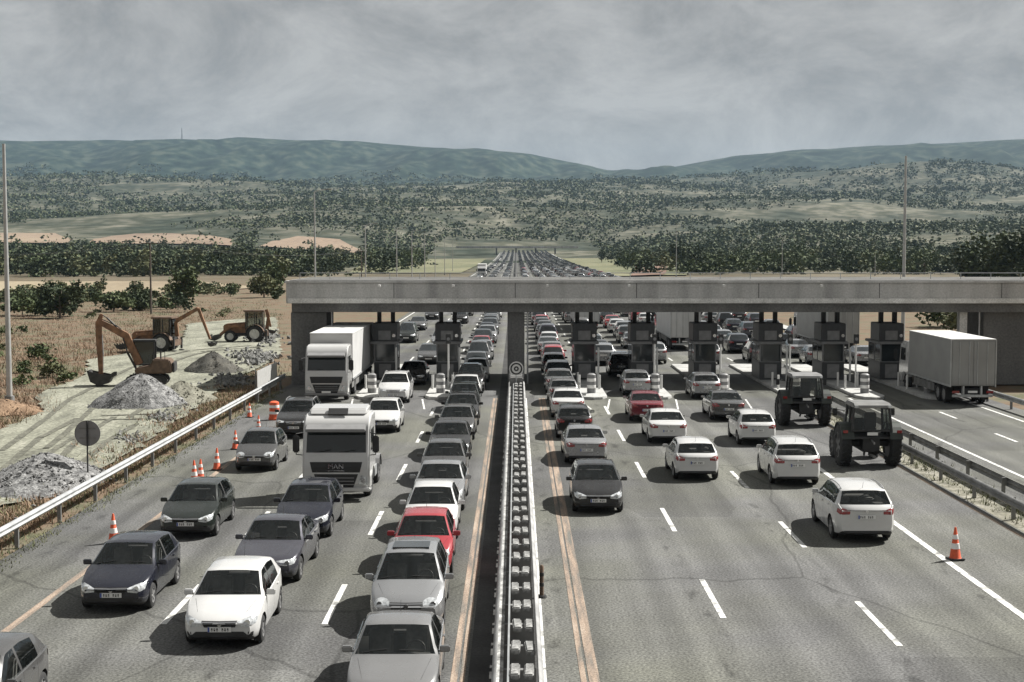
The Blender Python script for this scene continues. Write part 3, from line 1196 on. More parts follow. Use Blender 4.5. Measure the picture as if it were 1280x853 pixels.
for X in (-8.6, -4.55, 4.55, 8.4, 12.45):        # painted noses before the islands
    for s in (-1, 1):
        wl.quad((X + s * .45 - .05, 78.2, .008), (X + s * .45 + .05, 78.2, .008), (X + s * .90 + .05, 83.4, .008), (X + s * .90 - .05, 83.4, .008))
structure(wl.build('lane_markings', M['white_line'], fix=False), 'white dashed and solid lane lines painted on the asphalt', 'road')
structure(yl.build('edge_markings', M['yellow_line'], fix=False), 'worn orange edge lines painted on the asphalt', 'road')

# construction yard left of the road
M['yard'] = ground_mat('yard_gravel', [(.3, (.12, .121, .096)), (.42, (.18, .181, .143)), (.55, (.225, .226, .178)), (.72, (.275, .272, .222))], .6, 6, .8, 1, (1, .35, 1), fine_amt=.5, warp=.5)
out = [(-60, 700), (-60, 560), (0, 532), (55, 510), (45, 490), (105, 470), (110, 452), (180, 440), (225, 430), (235, 405), (345, 395), (352, 440), (340, 452), (300, 470), (255, 500), (215, 530), (170, 560), (120, 590), (60, 612), (0, 632)]
pw = [G(x, y) for x, y in out]
rag = []
for i, p in enumerate(pw):
    q = pw[(i + 1) % len(pw)]
    k = max(2, int((q - p).length / .8))
    for j in range(k):
        r = p.lerp(q, j / k)
        rag.append(Vector((r.x + noise.noise(Vector((r.x * .9, r.y * .9, 3))) * .5, r.y + noise.noise(Vector((r.x * .9, r.y * .9, 9))) * .8)))
x0, x1, y0, y1 = min(p.x for p in rag), max(p.x for p in rag), min(p.y for p in rag), max(p.y for p in rag)
inn = [Vector((x0 + (i + .5) * (x1 - x0) / 44, y0 + (j + .5) * (y1 - y0) / 70)) for i in range(44) for j in range(70)]
v2, _, f2, _, _, _ = geometry.delaunay_2d_cdt(rag + inn, [(i, (i + 1) % len(rag)) for i in range(len(rag))], [], 1, 1e-4)


def yard_z(x, y):
    return max(terrain(x, y), -.3) + .10 + .04 * noise.noise(Vector((x * .5, y * .5, 0)))


ym = MB().add([(p.x, p.y, yard_z(p.x, p.y)) for p in v2], [tuple(f) for f in f2])
yo = ym.build('gravel_yard', M['yard'], smooth=60)
structure(yo, 'pale olive gravel yard of the roadworks left of the motorway')


def drape(name, rows, mat, label, n=24, lift=.5):
    """field laid on the terrain: rows of (Y, X0, X1) from near to far"""
    m = MB()
    k = 10
    fine = []
    for (a, b_) in zip(rows, rows[1:]):
        for t in range(k):
            fine.append([a[i] + (b_[i] - a[i]) * t / k for i in range(3)])
    fine.append(list(rows[-1]))
    for Y, a, c in fine:
        for i in range(n + 1):
            x = a + (c - a) * i / n
            m.v.append((x, Y, terrain(x, Y) + lift))
    for j in range(len(fine) - 1):
        for i in range(n):
            q = j * (n + 1) + i
            m.f.append((q, q + 1, q + n + 2, q + n + 1))
            m.m.append(0)
    return structure(m.build(name, mat, smooth=60, fix=False), label, 'field')


M['stubble'] = ground_mat('stubble_field', [(.3, (.20, .16, .11)), (.5, (.25, .205, .14)), (.7, (.29, .25, .17))], .02, .6, .3, 1, (1, .3, 1), .2)
M['stubble2'] = ground_mat('ploughed_field', [(.3, (.17, .125, .09)), (.5, (.215, .16, .115)), (.7, (.26, .205, .145))], .015, .3, .3, 1, (1, .25, 1), .2)
M['meadow'] = ground_mat('dry_meadow', [(.3, (.09, .10, .055)), (.5, (.14, .14, .08)), (.7, (.19, .18, .11))], .03, .6, .3, 1, (1, .4, 1), .25)


def at(x, Y):
    return XA(x, Y)


drape('stubble_field', [(275, at(-40, 275), at(190, 275)), (320, at(-60, 320), at(330, 320)), (375, at(-80, 375), at(250, 375))], M['stubble'], 'tan stubble field before the dark tree belt on the left', lift=.14)
drape('upper_field', [(1090, at(110, 1090), at(290, 1090)), (1200, at(118, 1200), at(292, 1200)), (1330, at(140, 1330), at(262, 1330)), (1385, at(170, 1385), at(215, 1385))], M['stubble2'], 'reddish tan ploughed field on the slope above the left tree belt', lift=1.2)
drape('hill_field', [(1090, at(-70, 1090), at(85, 1090)), (1230, at(-70, 1230), at(92, 1230)), (1400, at(-80, 1400), at(70, 1400))], M['stubble2'], 'reddish tan field on the slope at the far left', lift=1.2)
drape('small_field', [(1110, at(325, 1110), at(452, 1110)), (1220, at(340, 1220), at(450, 1220)), (1340, at(372, 1340), at(425, 1340))], M['stubble2'], 'small tan field on the slope behind the light poles', lift=1.2)
drape('meadow', [(500, -58, -19), (700, -75, -19), (1000, -105, -20)], M['meadow'], 'green roadside meadow beyond the canopy left of the motorway', lift=.35)
drape('earth_patch', [(440, at(788, 440), at(828, 440)), (470, at(790, 470), at(832, 470)), (640, at(794, 640), at(834, 640)), (800, at(800, 800), at(830, 800))], ground_mat('red_brown_earth', [(.3, (.13, .08, .06)), (.7, (.23, .15, .11))], .05, .6, .3, 1), 'reddish brown earth patch right of the motorway beyond the canopy', lift=.5)
strip('verge_kerb', 29.2, 30.6, 108, 1200, .03, M['kerb'], 1, 40, 'pale kerb along the right edge of the motorway beyond the canopy', 0, 'kerb')
drape('verge', [(440, 31, 52), (700, 31, 85), (1000, 31, 110)], M['meadow'], 'green roadside verge beyond the canopy right of the motorway', lift=.35)

# ------------------------------------------------------------------ foliage
M['leaf_dark'] = leaf_mat('leaves_dark', (.028, .042, .020), (.060, .075, .036), .35)
M['leaf_mid'] = leaf_mat('leaves_mid', (.045, .065, .026), (.095, .115, .050), .5)
M['leaf_olive'] = leaf_mat('leaves_olive', (.075, .085, .040), (.14, .145, .072), .5)
M['dry'] = leaf_mat('dry_stalks', (.14, .088, .055), (.30, .21, .14), .5)
M['weed'] = leaf_mat('weeds', (.06, .075, .034), (.15, .15, .07), .8)


def leaf(m, p, s, mi=0, up=0.3):
    n = Vector((R.gauss(0, 1), R.gauss(0, 1), R.gauss(up, 1)))
    if n.length < .01:
        n = Vector((0, 0, 1))
    q = n.to_track_quat('Z', 'Y')
    a = R.uniform(.6, 1.3) * s
    b = R.uniform(.5, 1.0) * s
    pts = [(-a, 0, 0), (0, -b, .15 * s), (a, 0, 0), (0, b, .15 * s)]
    m.add([p + q @ Vector(t) for t in pts], [(0, 1, 2, 3)], mi)


def crown(m, c, rx, rz, n, s, lumps=7, mi=0):
    cs = []
    for _ in range(lumps):
        a, t = R.uniform(0, 2 * PI), R.uniform(.25, .72)
        cs.append((Vector((c[0] + rx * t * math.cos(a), c[1] + rx * t * math.sin(a), c[2] + rz * R.uniform(-.55, .65))), R.uniform(.32, .6)))
    cs.append((Vector(c), .6))
    for _ in range(n):
        o, k = R.choice(cs)
        d = Vector((R.gauss(0, 1), R.gauss(0, 1), R.gauss(0, 1))).normalized() * (R.random() ** .4)
        leaf(m, o + Vector((d.x * rx * k, d.y * rx * k, d.z * rz * k)), s, mi)


def make_tree(name, X, Y, h, rx, mat, n, s, label, cat, group, z0=None, trunk=.35):
    z = terrain(X, Y) if z0 is None else z0
    t = empty(name, (X, Y, z))
    m = MB()
    crown(m, (0, 0, h * (trunk * .5 + .50)), rx, h * (1 - trunk * .5) / 2 * 1.15, n, s, lumps=11)
    k = MB()
    k.cyl((0, 0, -.2), (0, 0, h * .62), h * .028 + .03, h * .012, 8)
    for _ in range(6):
        a = R.uniform(0, 2 * PI)
        b = h * R.uniform(.25, .5)
        k.cyl((0, 0, b), (rx * .7 * math.cos(a), rx * .7 * math.sin(a), b + h * R.uniform(.15, .4)), h * .012 + .012, .012, 6)
    k.build('trunk', M['bark'], t, smooth=60)
    m.build('crown', mat, t, fix=False)
    return tag(t, label, cat, group)


# bushes and trees one can tell apart on the left
make_tree('bush', *G(75, 398).xy, 4.6, 3.0, M['leaf_dark'], 900, .30, 'big dark green bush at the near edge of the tan field on the far left', 'bush', None, trunk=.05)
make_tree('tree', *G(229, 384).xy, 6.4, 2.6, M['leaf_mid'], 1000, .30, 'rounded bright green tree standing alone behind the digger beside the tan field', 'tree', None, trunk=.12)
make_tree('bush', *G(142, 390).xy, 2.8, 3.0, M['leaf_mid'], 700, .28, 'low spreading green bush left of the wooden power pole', 'bush', None, trunk=.05)
make_tree('bush', *G(175, 388).xy, 2.4, 2.8, M['leaf_dark'], 600, .28, 'low dark bush right at the foot of the wooden power pole', 'bush', None, trunk=.05)
make_tree('bush', *G(28, 396).xy, 2.2, 3.2, M['leaf_mid'], 600, .28, 'low green bush by the left edge beside the tall light pole', 'bush', None, trunk=.05)
make_tree('tree', *G(330, 372).xy, 4.6, 3.6, M['leaf_olive'], 900, .34, 'pale green bushy tree just left of the end of the canopy roof', 'tree', None, trunk=.1)
make_tree('tree', *G(346, 366).xy, 5.4, 3.2, M['leaf_mid'], 900, .36, 'taller green tree touching the left end of the canopy roof', 'tree', None, trunk=.1)
make_tree('bush', *G(48, 450).xy, 1.3, 1.2, M['leaf_mid'], 380, .15, 'small green bush in brown scrub beside the left light pole', 'bush', None, trunk=.05)
make_tree('bush', *G(66, 470).xy, 1.0, 1.0, M['leaf_olive'], 320, .13, 'smallest olive bush on the bare slope left of the digger bucket', 'bush', None, trunk=.05)
# hedge of low bushes between the scrub and the tan field
hg = MB()
for _ in range(95):
    x, y = R.uniform(-50, 350), R.gauss(377, 7)
    if y > 396 or (236 < x < 345 and y > 374):
        continue
    p_ = G(x, max(364, y))
    h_ = R.uniform(1.2, 3.0)
    crown(hg, (p_.x, p_.y, terrain(p_.x, p_.y) + h_ * .45), R.uniform(1.3, 2.8), h_ * .55, 230, .24, 5, R.choice((0, 0, 1, 2)))
for _ in range(70):
    x, y = R.uniform(-30, 345), R.uniform(384, 480)
    p_ = G(x, y)
    if (x > 105 and y > 398) or noise.noise(Vector((p_.x / 9, p_.y / 14, 6))) < -.05:
        continue
    h_ = R.uniform(.5, 1.3)
    crown(hg, (p_.x, p_.y, terrain(p_.x, p_.y) + h_ * .4), h_ * R.uniform(.7, 1.3), h_ * .5, 120, .13, 4, R.choice((1, 1, 2)))
tag(hg.build('hedge_thicket', [M['leaf_dark'], M['leaf_mid'], M['leaf_olive']], fix=False), 'uneven thicket of low bushes in the scrub and along the tan field', 'thicket', kind='stuff')
# dark trees over the canopy on the right
for i, (x, h, rx, y, lb) in enumerate([(1212, 9.0, 6.0, 306, 'dark tree at the left of the clump above the right end of the canopy'),
                                       (1238, 11.5, 6.8, 300, 'tall dark tree in the middle of the clump above the right end of the canopy'),
                                       (1266, 12.6, 7.0, 285, 'tallest dark tree at the right edge of the picture above the canopy'),
                                       (1300, 12.0, 7.0, 295, 'dark tree partly cut by the right edge of the picture')]):
    make_tree('tree', XA(x, y), y, h, rx, M['leaf_mid' if i in (1, 3) else 'leaf_dark'], 1900, .45, lb, 'tree', 'dark trees at the right end of the canopy', trunk=.1)
for i, (x, Y, h, rx, mt, lb) in enumerate([
        (868, 520, 9.5, 5.0, 'leaf_dark', 'dark round tree behind the brown earth patch right of the road'), (846, 600, 10.5, 4.2, 'leaf_dark', 'narrow dark tree left of a rounder one beyond the canopy'),
        (925, 560, 8.0, 5.5, 'leaf_mid', 'green spreading tree near the middle of the right tree row'), (1000, 640, 11.0, 6.5, 'leaf_mid', 'broad green tree beside a thin pole beyond the canopy'),
        (1046, 650, 10.0, 6.0, 'leaf_dark', 'broad dark tree right of the thin pole beyond the canopy'), (1090, 520, 7.5, 4.5, 'leaf_olive', 'olive tree just left of the tall right light pole'),
        (1155, 480, 8.0, 5.5, 'leaf_mid', 'green tree between the tall right light pole and the dark clump'), (300, 640, 11.0, 6.0, 'leaf_dark', 'taller dark tree rising out of the left tree belt by the tan field'),
        (752, 800, 7.0, 3.0, 'leaf_dark', 'small dark tree on the verge beside the distant motorway')]):
    make_tree('tree', XA(x, Y), Y, h, rx, M[mt], 520, h * .055, lb, 'tree', 'trees beyond the toll canopy', trunk=.12)

# woods and scrub that read as one mass
w = MB()


def wood_tree(m, X, Y, h, rx, n, s, mi):
    z = terrain(X, Y)
    crown(m, (X, Y, z + h * .52), rx, h * .5, n, s, 4, mi)
    b = R.uniform(.9, 1.6)
    for _ in range(2):
        crown(m, (X + R.gauss(0, rx * .6), Y + R.gauss(0, rx * .6), z + b * .7), rx * R.uniform(.5, .9), b, 22, s * .8, 2, R.choice((0, 1, 2)))


for _ in range(760):
    Y = R.uniform(440, 900)
    x = R.uniform(-60, 575)
    X = XA(x, Y)
    if X > -34 - (Y - 450) * .05 or (R.random() < .6 and Y < 620 and 400 < x):
        continue
    wood_tree(w, X, Y, R.uniform(4.5, 9.5), R.uniform(3, 5.5), 95, .66, R.choice((0, 0, 0, 1, 2)))
for _ in range(640):
    Y = R.uniform(470, 1000)
    x = R.uniform(760, 1340)
    X = XA(x, Y)
    if X < 40 + (Y - 450) * .04 or (R.random() < .6 and Y < 640 and x < 850):
        continue
    wood_tree(w, X, Y, R.uniform(3.5, 8.5), R.uniform(3, 5.5), 95, .66, R.choice((0, 0, 1, 1, 2)))
tag(w.build('tree_belt', [M['leaf_dark'], M['leaf_mid'], M['leaf_olive']], fix=False), 'dark belts of trees on both sides beyond the toll canopy', 'trees', kind='stuff')

s_ = MB()
for _ in range(26000):
    Y = 1000 * (4.9 ** R.random())
    x = R.uniform(-80, 1380)
    X = XA(x, Y)
    if abs(X) < 75 and Y < 1500:
        continue
    if Y < 1450 and (110 < x < 295 or x < 95 or 322 < x < 455):
        if R.random() < .93:
            continue
    if noise.noise(Vector((X / 300, Y / 300, 9))) < -.12 + R.uniform(-.16, .16):
        continue
    q = Y / 1000
    big = R.random() ** 2.2
    h = (1.8 + 7.5 * big) * (1 + .25 * (q - 1))
    z = terrain(X, Y)
    rx = (1.8 + 6.0 * big) * (1 + .4 * (q - 1))
    for _k in range(5 + int(12 * big)):
        d = Vector((R.gauss(0, 1), R.gauss(0, 1), R.gauss(0, 1))).normalized() * R.random() ** .4
        leaf(s_, Vector((X + d.x * rx, Y + d.y * rx, z + h * .45 + d.z * h * .5)), (.85 + .55 * big) * (1 + .58 * (q - 1)), R.choice((0, 0, 1, 2)))
tag(s_.build('hillside_scrub', [M['leaf_dark'], M['leaf_mid'], M['leaf_olive']], fix=False), 'scattered dark scrub covering the dry lower hills', 'scrub', kind='stuff')

# dry grass and weeds along the works
gm = MB()


def tuft(X, Y, z, h, mi, n=7, sp=.22):
    for _ in range(n):
        a, l = R.uniform(0, 2 * PI), h * R.uniform(.5, 1.1)
        b = Vector((X + R.gauss(0, sp), Y + R.gauss(0, sp), z - .03))
        e_ = R.uniform(.2, 1.1)
        t = b + Vector((math.cos(a) * l * e_, math.sin(a) * l * e_, l * (1.15 - .6 * e_)))
        wv = Vector((-math.sin(a), math.cos(a), 0)) * (.018 + .02 * h)
        gm.add([b - wv, b + wv, t], [(0, 1, 2)], mi)


def in_poly(px_, py_, poly):
    c = False
    for i in range(len(poly)):
        (xa, ya), (xb, yb) = poly[i], poly[i - 1]
        if (ya > py_) != (yb > py_) and px_ < (xb - xa) * (py_ - ya) / (yb - ya) + xa:
            c = not c
    return c


yard_xy = [(p.x, p.y) for p in rag]
for _ in range(5200):                      # brown strip behind the left guardrail
    Y = R.uniform(36, 92)
    X = -15.3 - abs(R.gauss(0, 1.7))
    ins = in_poly(X, Y, yard_xy)
    if ins and R.random() < .86:
        continue
    tuft(X, Y, .05 if ins else terrain(X, Y), R.uniform(.10, .38), 0 if R.random() < .66 else 1)
for _ in range(5200):                      # scrub round and behind the yard
    x, y = R.uniform(-40, 350), R.uniform(376, 530)
    p = G(x, y)
    if in_poly(p.x, p.y, yard_xy) or p.x > -15.5 or (y > 470 and x > 80):
        continue
    tuft(p.x, p.y, terrain(p.x, p.y), R.uniform(.2, .62), 0 if noise.noise(Vector((p.x / 7, p.y / 11, 2))) + R.uniform(-.25, .25) > -.12 else 1, 11, .55)
for _ in range(900):                       # weeds on the shoulder edge and between the right rails
    Y = R.uniform(30, 88)
    tuft(-14.4 + R.gauss(0, .16), Y, 0, R.uniform(.06, .2), 1, 5, .12)
for _ in range(700):
    tuft(R.uniform(15.95, 17.4), R.uniform(24, 84), 0, R.uniform(.1, .4), 1, 7, .15)
tag(gm.build('dry_grass', [M['dry'], M['weed']], fix=False), 'brown dry grass and weeds along the guardrail and round the gravel yard', 'grass', kind='stuff')

M['rut'] = ground_mat('damp_rut', [(.3, (.085, .085, .068)), (.7, (.15, .148, .118))], 1.2, 8, .8, 1, fine_amt=.5)
rt = MB()
for px_ in ([(30, 560), (80, 520), (110, 495), (180, 462), (250, 440), (330, 434)], [(20, 600), (75, 545), (120, 520), (185, 520), (240, 480)], [(60, 590), (110, 550), (150, 528)]):
    for o in (-.95, .95):
        pp = [G(*q) for q in px_]
        ps_ = []
        for a, b_ in zip(pp, pp[1:]):
            for t in range(12):
                ps_.append(a.lerp(b_, t / 12))
        for i in range(len(ps_) - 1):
            a, b_ = ps_[i], ps_[i + 1]
            n_ = Vector((-(b_ - a).y, (b_ - a).x, 0)).normalized()
            ww = .17 + .07 * noise.noise(Vector((a.x, a.y, 4)))
            w2 = .17 + .07 * noise.noise(Vector((b_.x, b_.y, 4)))
            q4 = [a + n_ * (o - ww), a + n_ * (o + ww), b_ + n_ * (o + w2), b_ + n_ * (o - w2)]
            rt.quad(*[(q.x, q.y, yard_z(q.x, q.y) + .035) for q in q4])
structure(rt.build('wheel_ruts', M['rut'], fix=False), 'dark wheel ruts winding across the gravel yard', 'ground')

# rubble along the yard edge
M['stone'] = ground_mat('broken_stone', [(.3, (.10, .10, .095)), (.6, (.20, .20, .19)), (.8, (.31, .30, .29))], 1.5, 9, .4, .95)
ru = MB()


def stone(m, p, r):
    q = Matrix.Rotation(R.uniform(0, 6), 3, Vector((R.gauss(0, 1), R.gauss(0, 1), R.gauss(0, 1))).normalized())
    pts = [Vector(t) for t in ((1, 0, 0), (-1, 0, 0), (0, 1, 0), (0, -1, 0), (0, 0, 1), (0, 0, -1))]
    m.add([Vector(p) + q @ (t * r * R.uniform(.55, 1.2)) for t in pts], [(0, 2, 4), (2, 1, 4), (1, 3, 4), (3, 0, 4), (2, 0, 5), (1, 2, 5), (3, 1, 5), (0, 3, 5)])


for cx, cy, sx, sy, n, r in ((318, 448, 24, 6, 260, .22), (285, 475, 22, 6, 170, .16), (205, 522, 14, 4, 110, .14), (330, 425, 18, 6, 150, .25), (160, 548, 14, 5, 60, .11), (225, 500, 20, 10, 140, .10), (40, 610, 30, 10, 60, .07)):
    for _ in range(n):
        p = G(R.gauss(cx, sx * .6), R.gauss(cy, sy * .7))
        if p.x < -15.1:
            stone(ru, (p.x, p.y, yard_z(p.x, p.y) + r * .2), r * R.uniform(.4, 1.4))
tag(ru.build('rubble', M['stone']), 'scattered grey rubble along the edge of the gravel yard', 'rubble', kind='stuff')


def pile(name, X, Y, rx, ry, h, mat, label, grit):
    n, k = 40, 14
    m = MB()
    z0 = yard_z(X, Y) - .08
    for j in range(k + 1):
        t = j / k
        for i in range(n):
            a = 2 * PI * i / n
            f = (1 - t) ** 1.0
            q = 1 + .30 * noise.noise(Vector((math.cos(a) * 1.6 + X, math.sin(a) * 1.6, t * 1.6))) + .08 * noise.noise(Vector((math.cos(a) * 6 + X, math.sin(a) * 6, t * 5)))
            zz = h * (1 - (1 - t) ** 1.15) if t < .92 else h * (1 - (.08) ** 1.15) + (t - .92) * .3
            m.v.append((rx * f * q * math.cos(a), ry * f * q * math.sin(a), zz + noise.noise(Vector((X + i * .7, j * .6, Y))) * .07 * h))
    for j in range(k):
        for i in range(n):
            m.f.append((j * n + i, j * n + (i + 1) % n, (j + 1) * n + (i + 1) % n, (j + 1) * n + i))
            m.m.append(0)
    for _ in range(grit):                   # loose stones lying on the slope
        a, t = R.uniform(0, 2 * PI), 1 - R.random() ** .5 * 1.05
        f = 1 - t
        stone(m, (rx * f * math.cos(a), ry * f * math.sin(a), max(.02, h * (1 - max(0, 1 - t) ** 1.15))), R.uniform(.035, .085))
    o = m.build(name, mat, smooth=30)
    o.location = (X, Y, z0)
    return tag(o, label, 'gravel pile')


M['gravel_grey'] = ground_mat('grey_gravel', [(.34, (.08, .08, .08)), (.5, (.165, .165, .162)), (.66, (.25, .25, .245))], 3.5, 13, 1, 1, fine_amt=.6)
M['gravel_olive'] = ground_mat('sandy_gravel', [(.3, (.12, .118, .092)), (.7, (.23, .222, .18))], 1.5, 14, .6, 1, fine_amt=.4)
M['soil_dark'] = ground_mat('dark_soil', [(.3, (.05, .05, .045)), (.7, (.11, .105, .09))], 1.2, 12, .7, 1, fine_amt=.4)
p = G(170, 506)
pile('gravel_pile', p.x, p.y + 1.2, 2.95, 3.1, 1.85, M['gravel_grey'], 'tall conical grey gravel pile in front of the digger', 500)
p = G(222, 502)
pile('gravel_pile', p.x, p.y + 1.2, 1.9, 2.6, 1.2, M['gravel_olive'], 'lower sandy gravel pile leaning against the right of the tall grey pile', 260)
p = G(262, 466)
pile('soil_pile', p.x, p.y + 1.2, 2.2, 2.4, 1.45, M['soil_dark'], 'dark pointed soil pile in front of the orange backhoe loader', 160)
p = G(46, 610)
pile('gravel_pile', p.x - .3, p.y + 1.8, 2.5, 3.6, 1.15, M['gravel_grey'], 'broad low grey gravel pile at the left edge of the picture', 700)
p = G(12, 512)
pile('earth_mound', p.x - .6, p.y + .6, 2.3, 2.0, .75, ground_mat('brown_earth', [(.3, (.13, .085, .055)), (.7, (.25, .17, .11))], 1.5, 10, .6, 1), 'brown earth mound round the foot of the tall left light pole', 120)

# thicket seen under the right end of the canopy
for x, Y, h, rx, mt, lb in ((1205, 150, 4.2, 3.0, 'leaf_olive', 'olive bush seen under the canopy just right of the last booth'), (1232, 140, 3.6, 2.8, 'leaf_dark', 'dark bush seen under the canopy above the grey box lorry'),
                            (1262, 132, 4.4, 3.0, 'leaf_dark', 'dark bush seen under the canopy behind the right pier'), (1290, 124, 3.4, 2.6, 'leaf_mid', 'green bush at the right edge under the canopy'), (1180, 165, 3.8, 3.0, 'leaf_mid', 'green bush far back under the canopy beside the last booth')):
    make_tree('bush', max(29.5, XA(x, Y)), Y, h, rx, M[mt], 800, .26, lb, 'bush', 'bushes beyond the right end of the canopy', trunk=.05)

# far overpass that crosses the motorway
ov = empty('overpass', (0, 1255, 0))
m = MB()
m.bb(-52, 54, -4, 4, 8.4, 9.5)
m.bb(-52, 54, -4.4, -4.05, 8.9, 10.2)
m.build('deck', M['concrete'], ov)
for X in (-17, 0.0, 17, 34):
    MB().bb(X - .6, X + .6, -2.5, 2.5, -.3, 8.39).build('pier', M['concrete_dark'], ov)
tag(ov, 'distant concrete overpass crossing the motorway where the road vanishes', 'bridge')
# ------------------------------------------------------------------ toll canopy
CY = 92.0
cn = empty('toll_canopy', (0, CY, 0))
MB().bb(-14.7, 42, 0, 11, 5.25, 6.55).build('fascia', M['concrete'], cn, bevel=.03)
MB().bb(-14.78, 42, -.10, 11.1, 6.553, 6.70).build('roof_edge', M['concrete'], cn, bevel=.02)
MB().bb(-14.5, 41.8, .12, 10.8, 6.703, 6.73).build('roof_felt', ground_mat('roof_felt', [(.3, (.07, .07, .068)), (.7, (.15, .148, .14))], .5, 6, .3, .95, fine_amt=.3), cn)
m = MB()
m.bb(-14.6, 42, -.07, -.003, 5.27, 5.58)
m.build('lower_band', M['pale_concrete'], cn, bevel=.015)
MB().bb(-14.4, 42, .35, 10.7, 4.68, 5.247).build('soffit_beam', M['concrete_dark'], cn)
rl = MB()
for k in range(29):
    rl.cyl((-14.4 + k * 2, 4, 6.732), (-14.4 + k * 2, 4, 7.15), .025, n=6)
rl.cyl((-14.4, 4, 7.13), (41.6, 4, 7.13), .028, n=6)
rl.build('roof_railing', M['galv'], cn)
for X in (-8.7, -4.0, 2.0, 7.2, 13.2, 19.4):
    k = MB()
    k.cyl((X, -.30, 6.42), (X, -.003, 6.50), .03, n=6)
    k.box((X, -.42, 6.40), (.16, .34, .14))
    k.build('camera', M['steel_white'], cn, bevel=.02)
for X in (-11.9, .75, 29.9):
    MB().cyl((X, .9, 0), (X, .9, 4.9), .055, n=8).build('drainpipe', M['galv'], cn, smooth=50)
j = MB()
for X in (-7.8, -.05, 7.7, 15.5, 23.2, 31):
    j.bb(X - .018, X + .018, -.006, .02, 5.6, 6.54)
j.build('expansion_joint', M['arch'], cn)
for (a, b, c, d) in ((-14.5, -12.2, .6, 4.2), (-.55, .55, 1.0, 3.2), (30.2, 36.5, 1.0, 5.0)):
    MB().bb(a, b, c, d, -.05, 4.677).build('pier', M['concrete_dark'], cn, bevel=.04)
MB().bb(28.6, 29.1, .8, 1.4, -.05, 4.677).build('column', M['pale_concrete'], cn, bevel=.03)
tag(cn, 'long grey concrete canopy roof spanning the toll lanes on thick piers', 'canopy')


# ------------------------------------------------------------------ toll booths on their islands
def toll_island():
    t = empty('toll_island')
    m = MB()
    n = [(-.85, 24), (-.85, 1.2), (-.55, .35), (0, 0), (.55, .35), (.85, 1.2), (.85, 24)]
    m.prism(n, -.02, .16, 'Z')
    m.build('kerb', M['kerb'], t, bevel=.03)
    s = MB()
    for k in range(3):
        y = 1.25 + k * .8
        s.quad((-.6, y, .166), (0, y - .45, .166), (.6, y, .166), (0, y - .15, .166))
    s.build('chevron_paint', M['white_line'], t)
    a = MB()
    a.cyl((0, 2.6, .16), (0, 2.6, 1.25), .26, n=20)
    a.cyl((0, 2.6, 1.25), (0, 2.6, 1.33), .26, .16, n=20)
    ao = a.build('impact_drum', M['booth_grey'], t, smooth=40)
    b = MB()
    for z in (.45, .85):
        b.lathe([(.263, z), (.266, z + .01), (.266, z + .18), (.263, z + .19)], 'Z', 20, (0, 2.6, 0))
    b.build('reflective_band', M['cone_white'], ao, smooth=40)
    for y in (5.0, 7.0):
        for s in (-1, 1):
            MB().cyl((s * .62, y, .16), (s * .62, y, 1.02), .07, n=12).build('bollard_post', M['steel_white'], t, smooth=40)
    return t


def toll_booth():
    t = empty('toll_booth')
    MB().bb(-.72, .72, 0, 3.2, .0, 1.15).build('lower_panel', M['booth_dark'], t, bevel=.03)
    m = MB()
    for x in (-.68, .68):
        for y in (.04, 1.6, 3.16):
            m.box((x, y, 1.75), (.09, .09, 1.19))
    m.bb(-.71, .71, -.02, 3.22, 1.153, 1.20)
    m.build('frame', M['booth_grey'], t)
    m = MB()
    m.bb(-.40, .40, -.03, -.004, .12, 1.02)
    m.build('service_door', M['booth_grey'], t, bevel=.01)
    g = MB()
    g.bb(-.66, .66, .06, .075, 1.16, 2.34)
    g.build('window', M['far_glass'], t)
    MB().bb(-.66, .66, 3.12, 3.135, 1.16, 2.34).build('window', M['far_glass'], t)
    for s in (-1, 1):
        MB().bb(s * .70 - .008, s * .70 + .008, .1, 3.1, 1.16, 2.34).build('window', M['far_glass'], t)
    MB().bb(-.92, .92, -.25, 3.4, 2.345, 2.52).build('booth_roof', M['booth_grey'], t, bevel=.03)
    MB().bb(-.80, .80, .0, 2.4, 2.523, 3.70).build('equipment_cabinet', M['booth_dark'], t, bevel=.04)
    MB().bb(-.42, .38, -.06, -.004, 2.62, 3.22).build('sign_panel', M['booth_grey'], t, bevel=.01)
    l = MB()
    l.cyl((.60, -.1, 2.9), (.60, .0, 2.9), .11, n=16)
    l.build('lane_lamp', M['lamp_inner'], t)
    for x in (-.45, .45):
        MB().bb(x - .13, x + .13, .9, 1.25, 3.703, 4.675).build('roof_post', M['chassis'], t)
    MB().bb(.78, .90, -1.2, -1.08, .02, 2.2).build('reader_post', M['steel_white'], t, bevel=.02)
    return t


ti, tb = toll_island(), toll_booth()
BX = [(-8.6, 'right of the white box lorry'), (-4.5, 'between two lanes of oncoming cars'), (4.5, 'first right of the median pier'),
      (8.3, 'second right of the median pier'), (12.4, 'third right of the median pier'), (16.7, 'standing above the far tractor'),
      (20.8, 'behind and above the near tractor'), (24.6, 'just left of the grey box lorry')]
for i, (X, wh) in enumerate(BX):
    a = ti if i == 0 else copy_tree(ti)
    b = tb if i == 0 else copy_tree(tb)
    a.location = (X, 83.0, 0)
    b.location = (X, CY + 2.2, .162)
    tag(a, 'pale kerb island under the booth ' + wh, 'island', 'raised islands of the toll plaza')
    tag(b, 'dark toll booth with cabinet on top, ' + wh, 'toll booth', 'toll booths under the canopy')


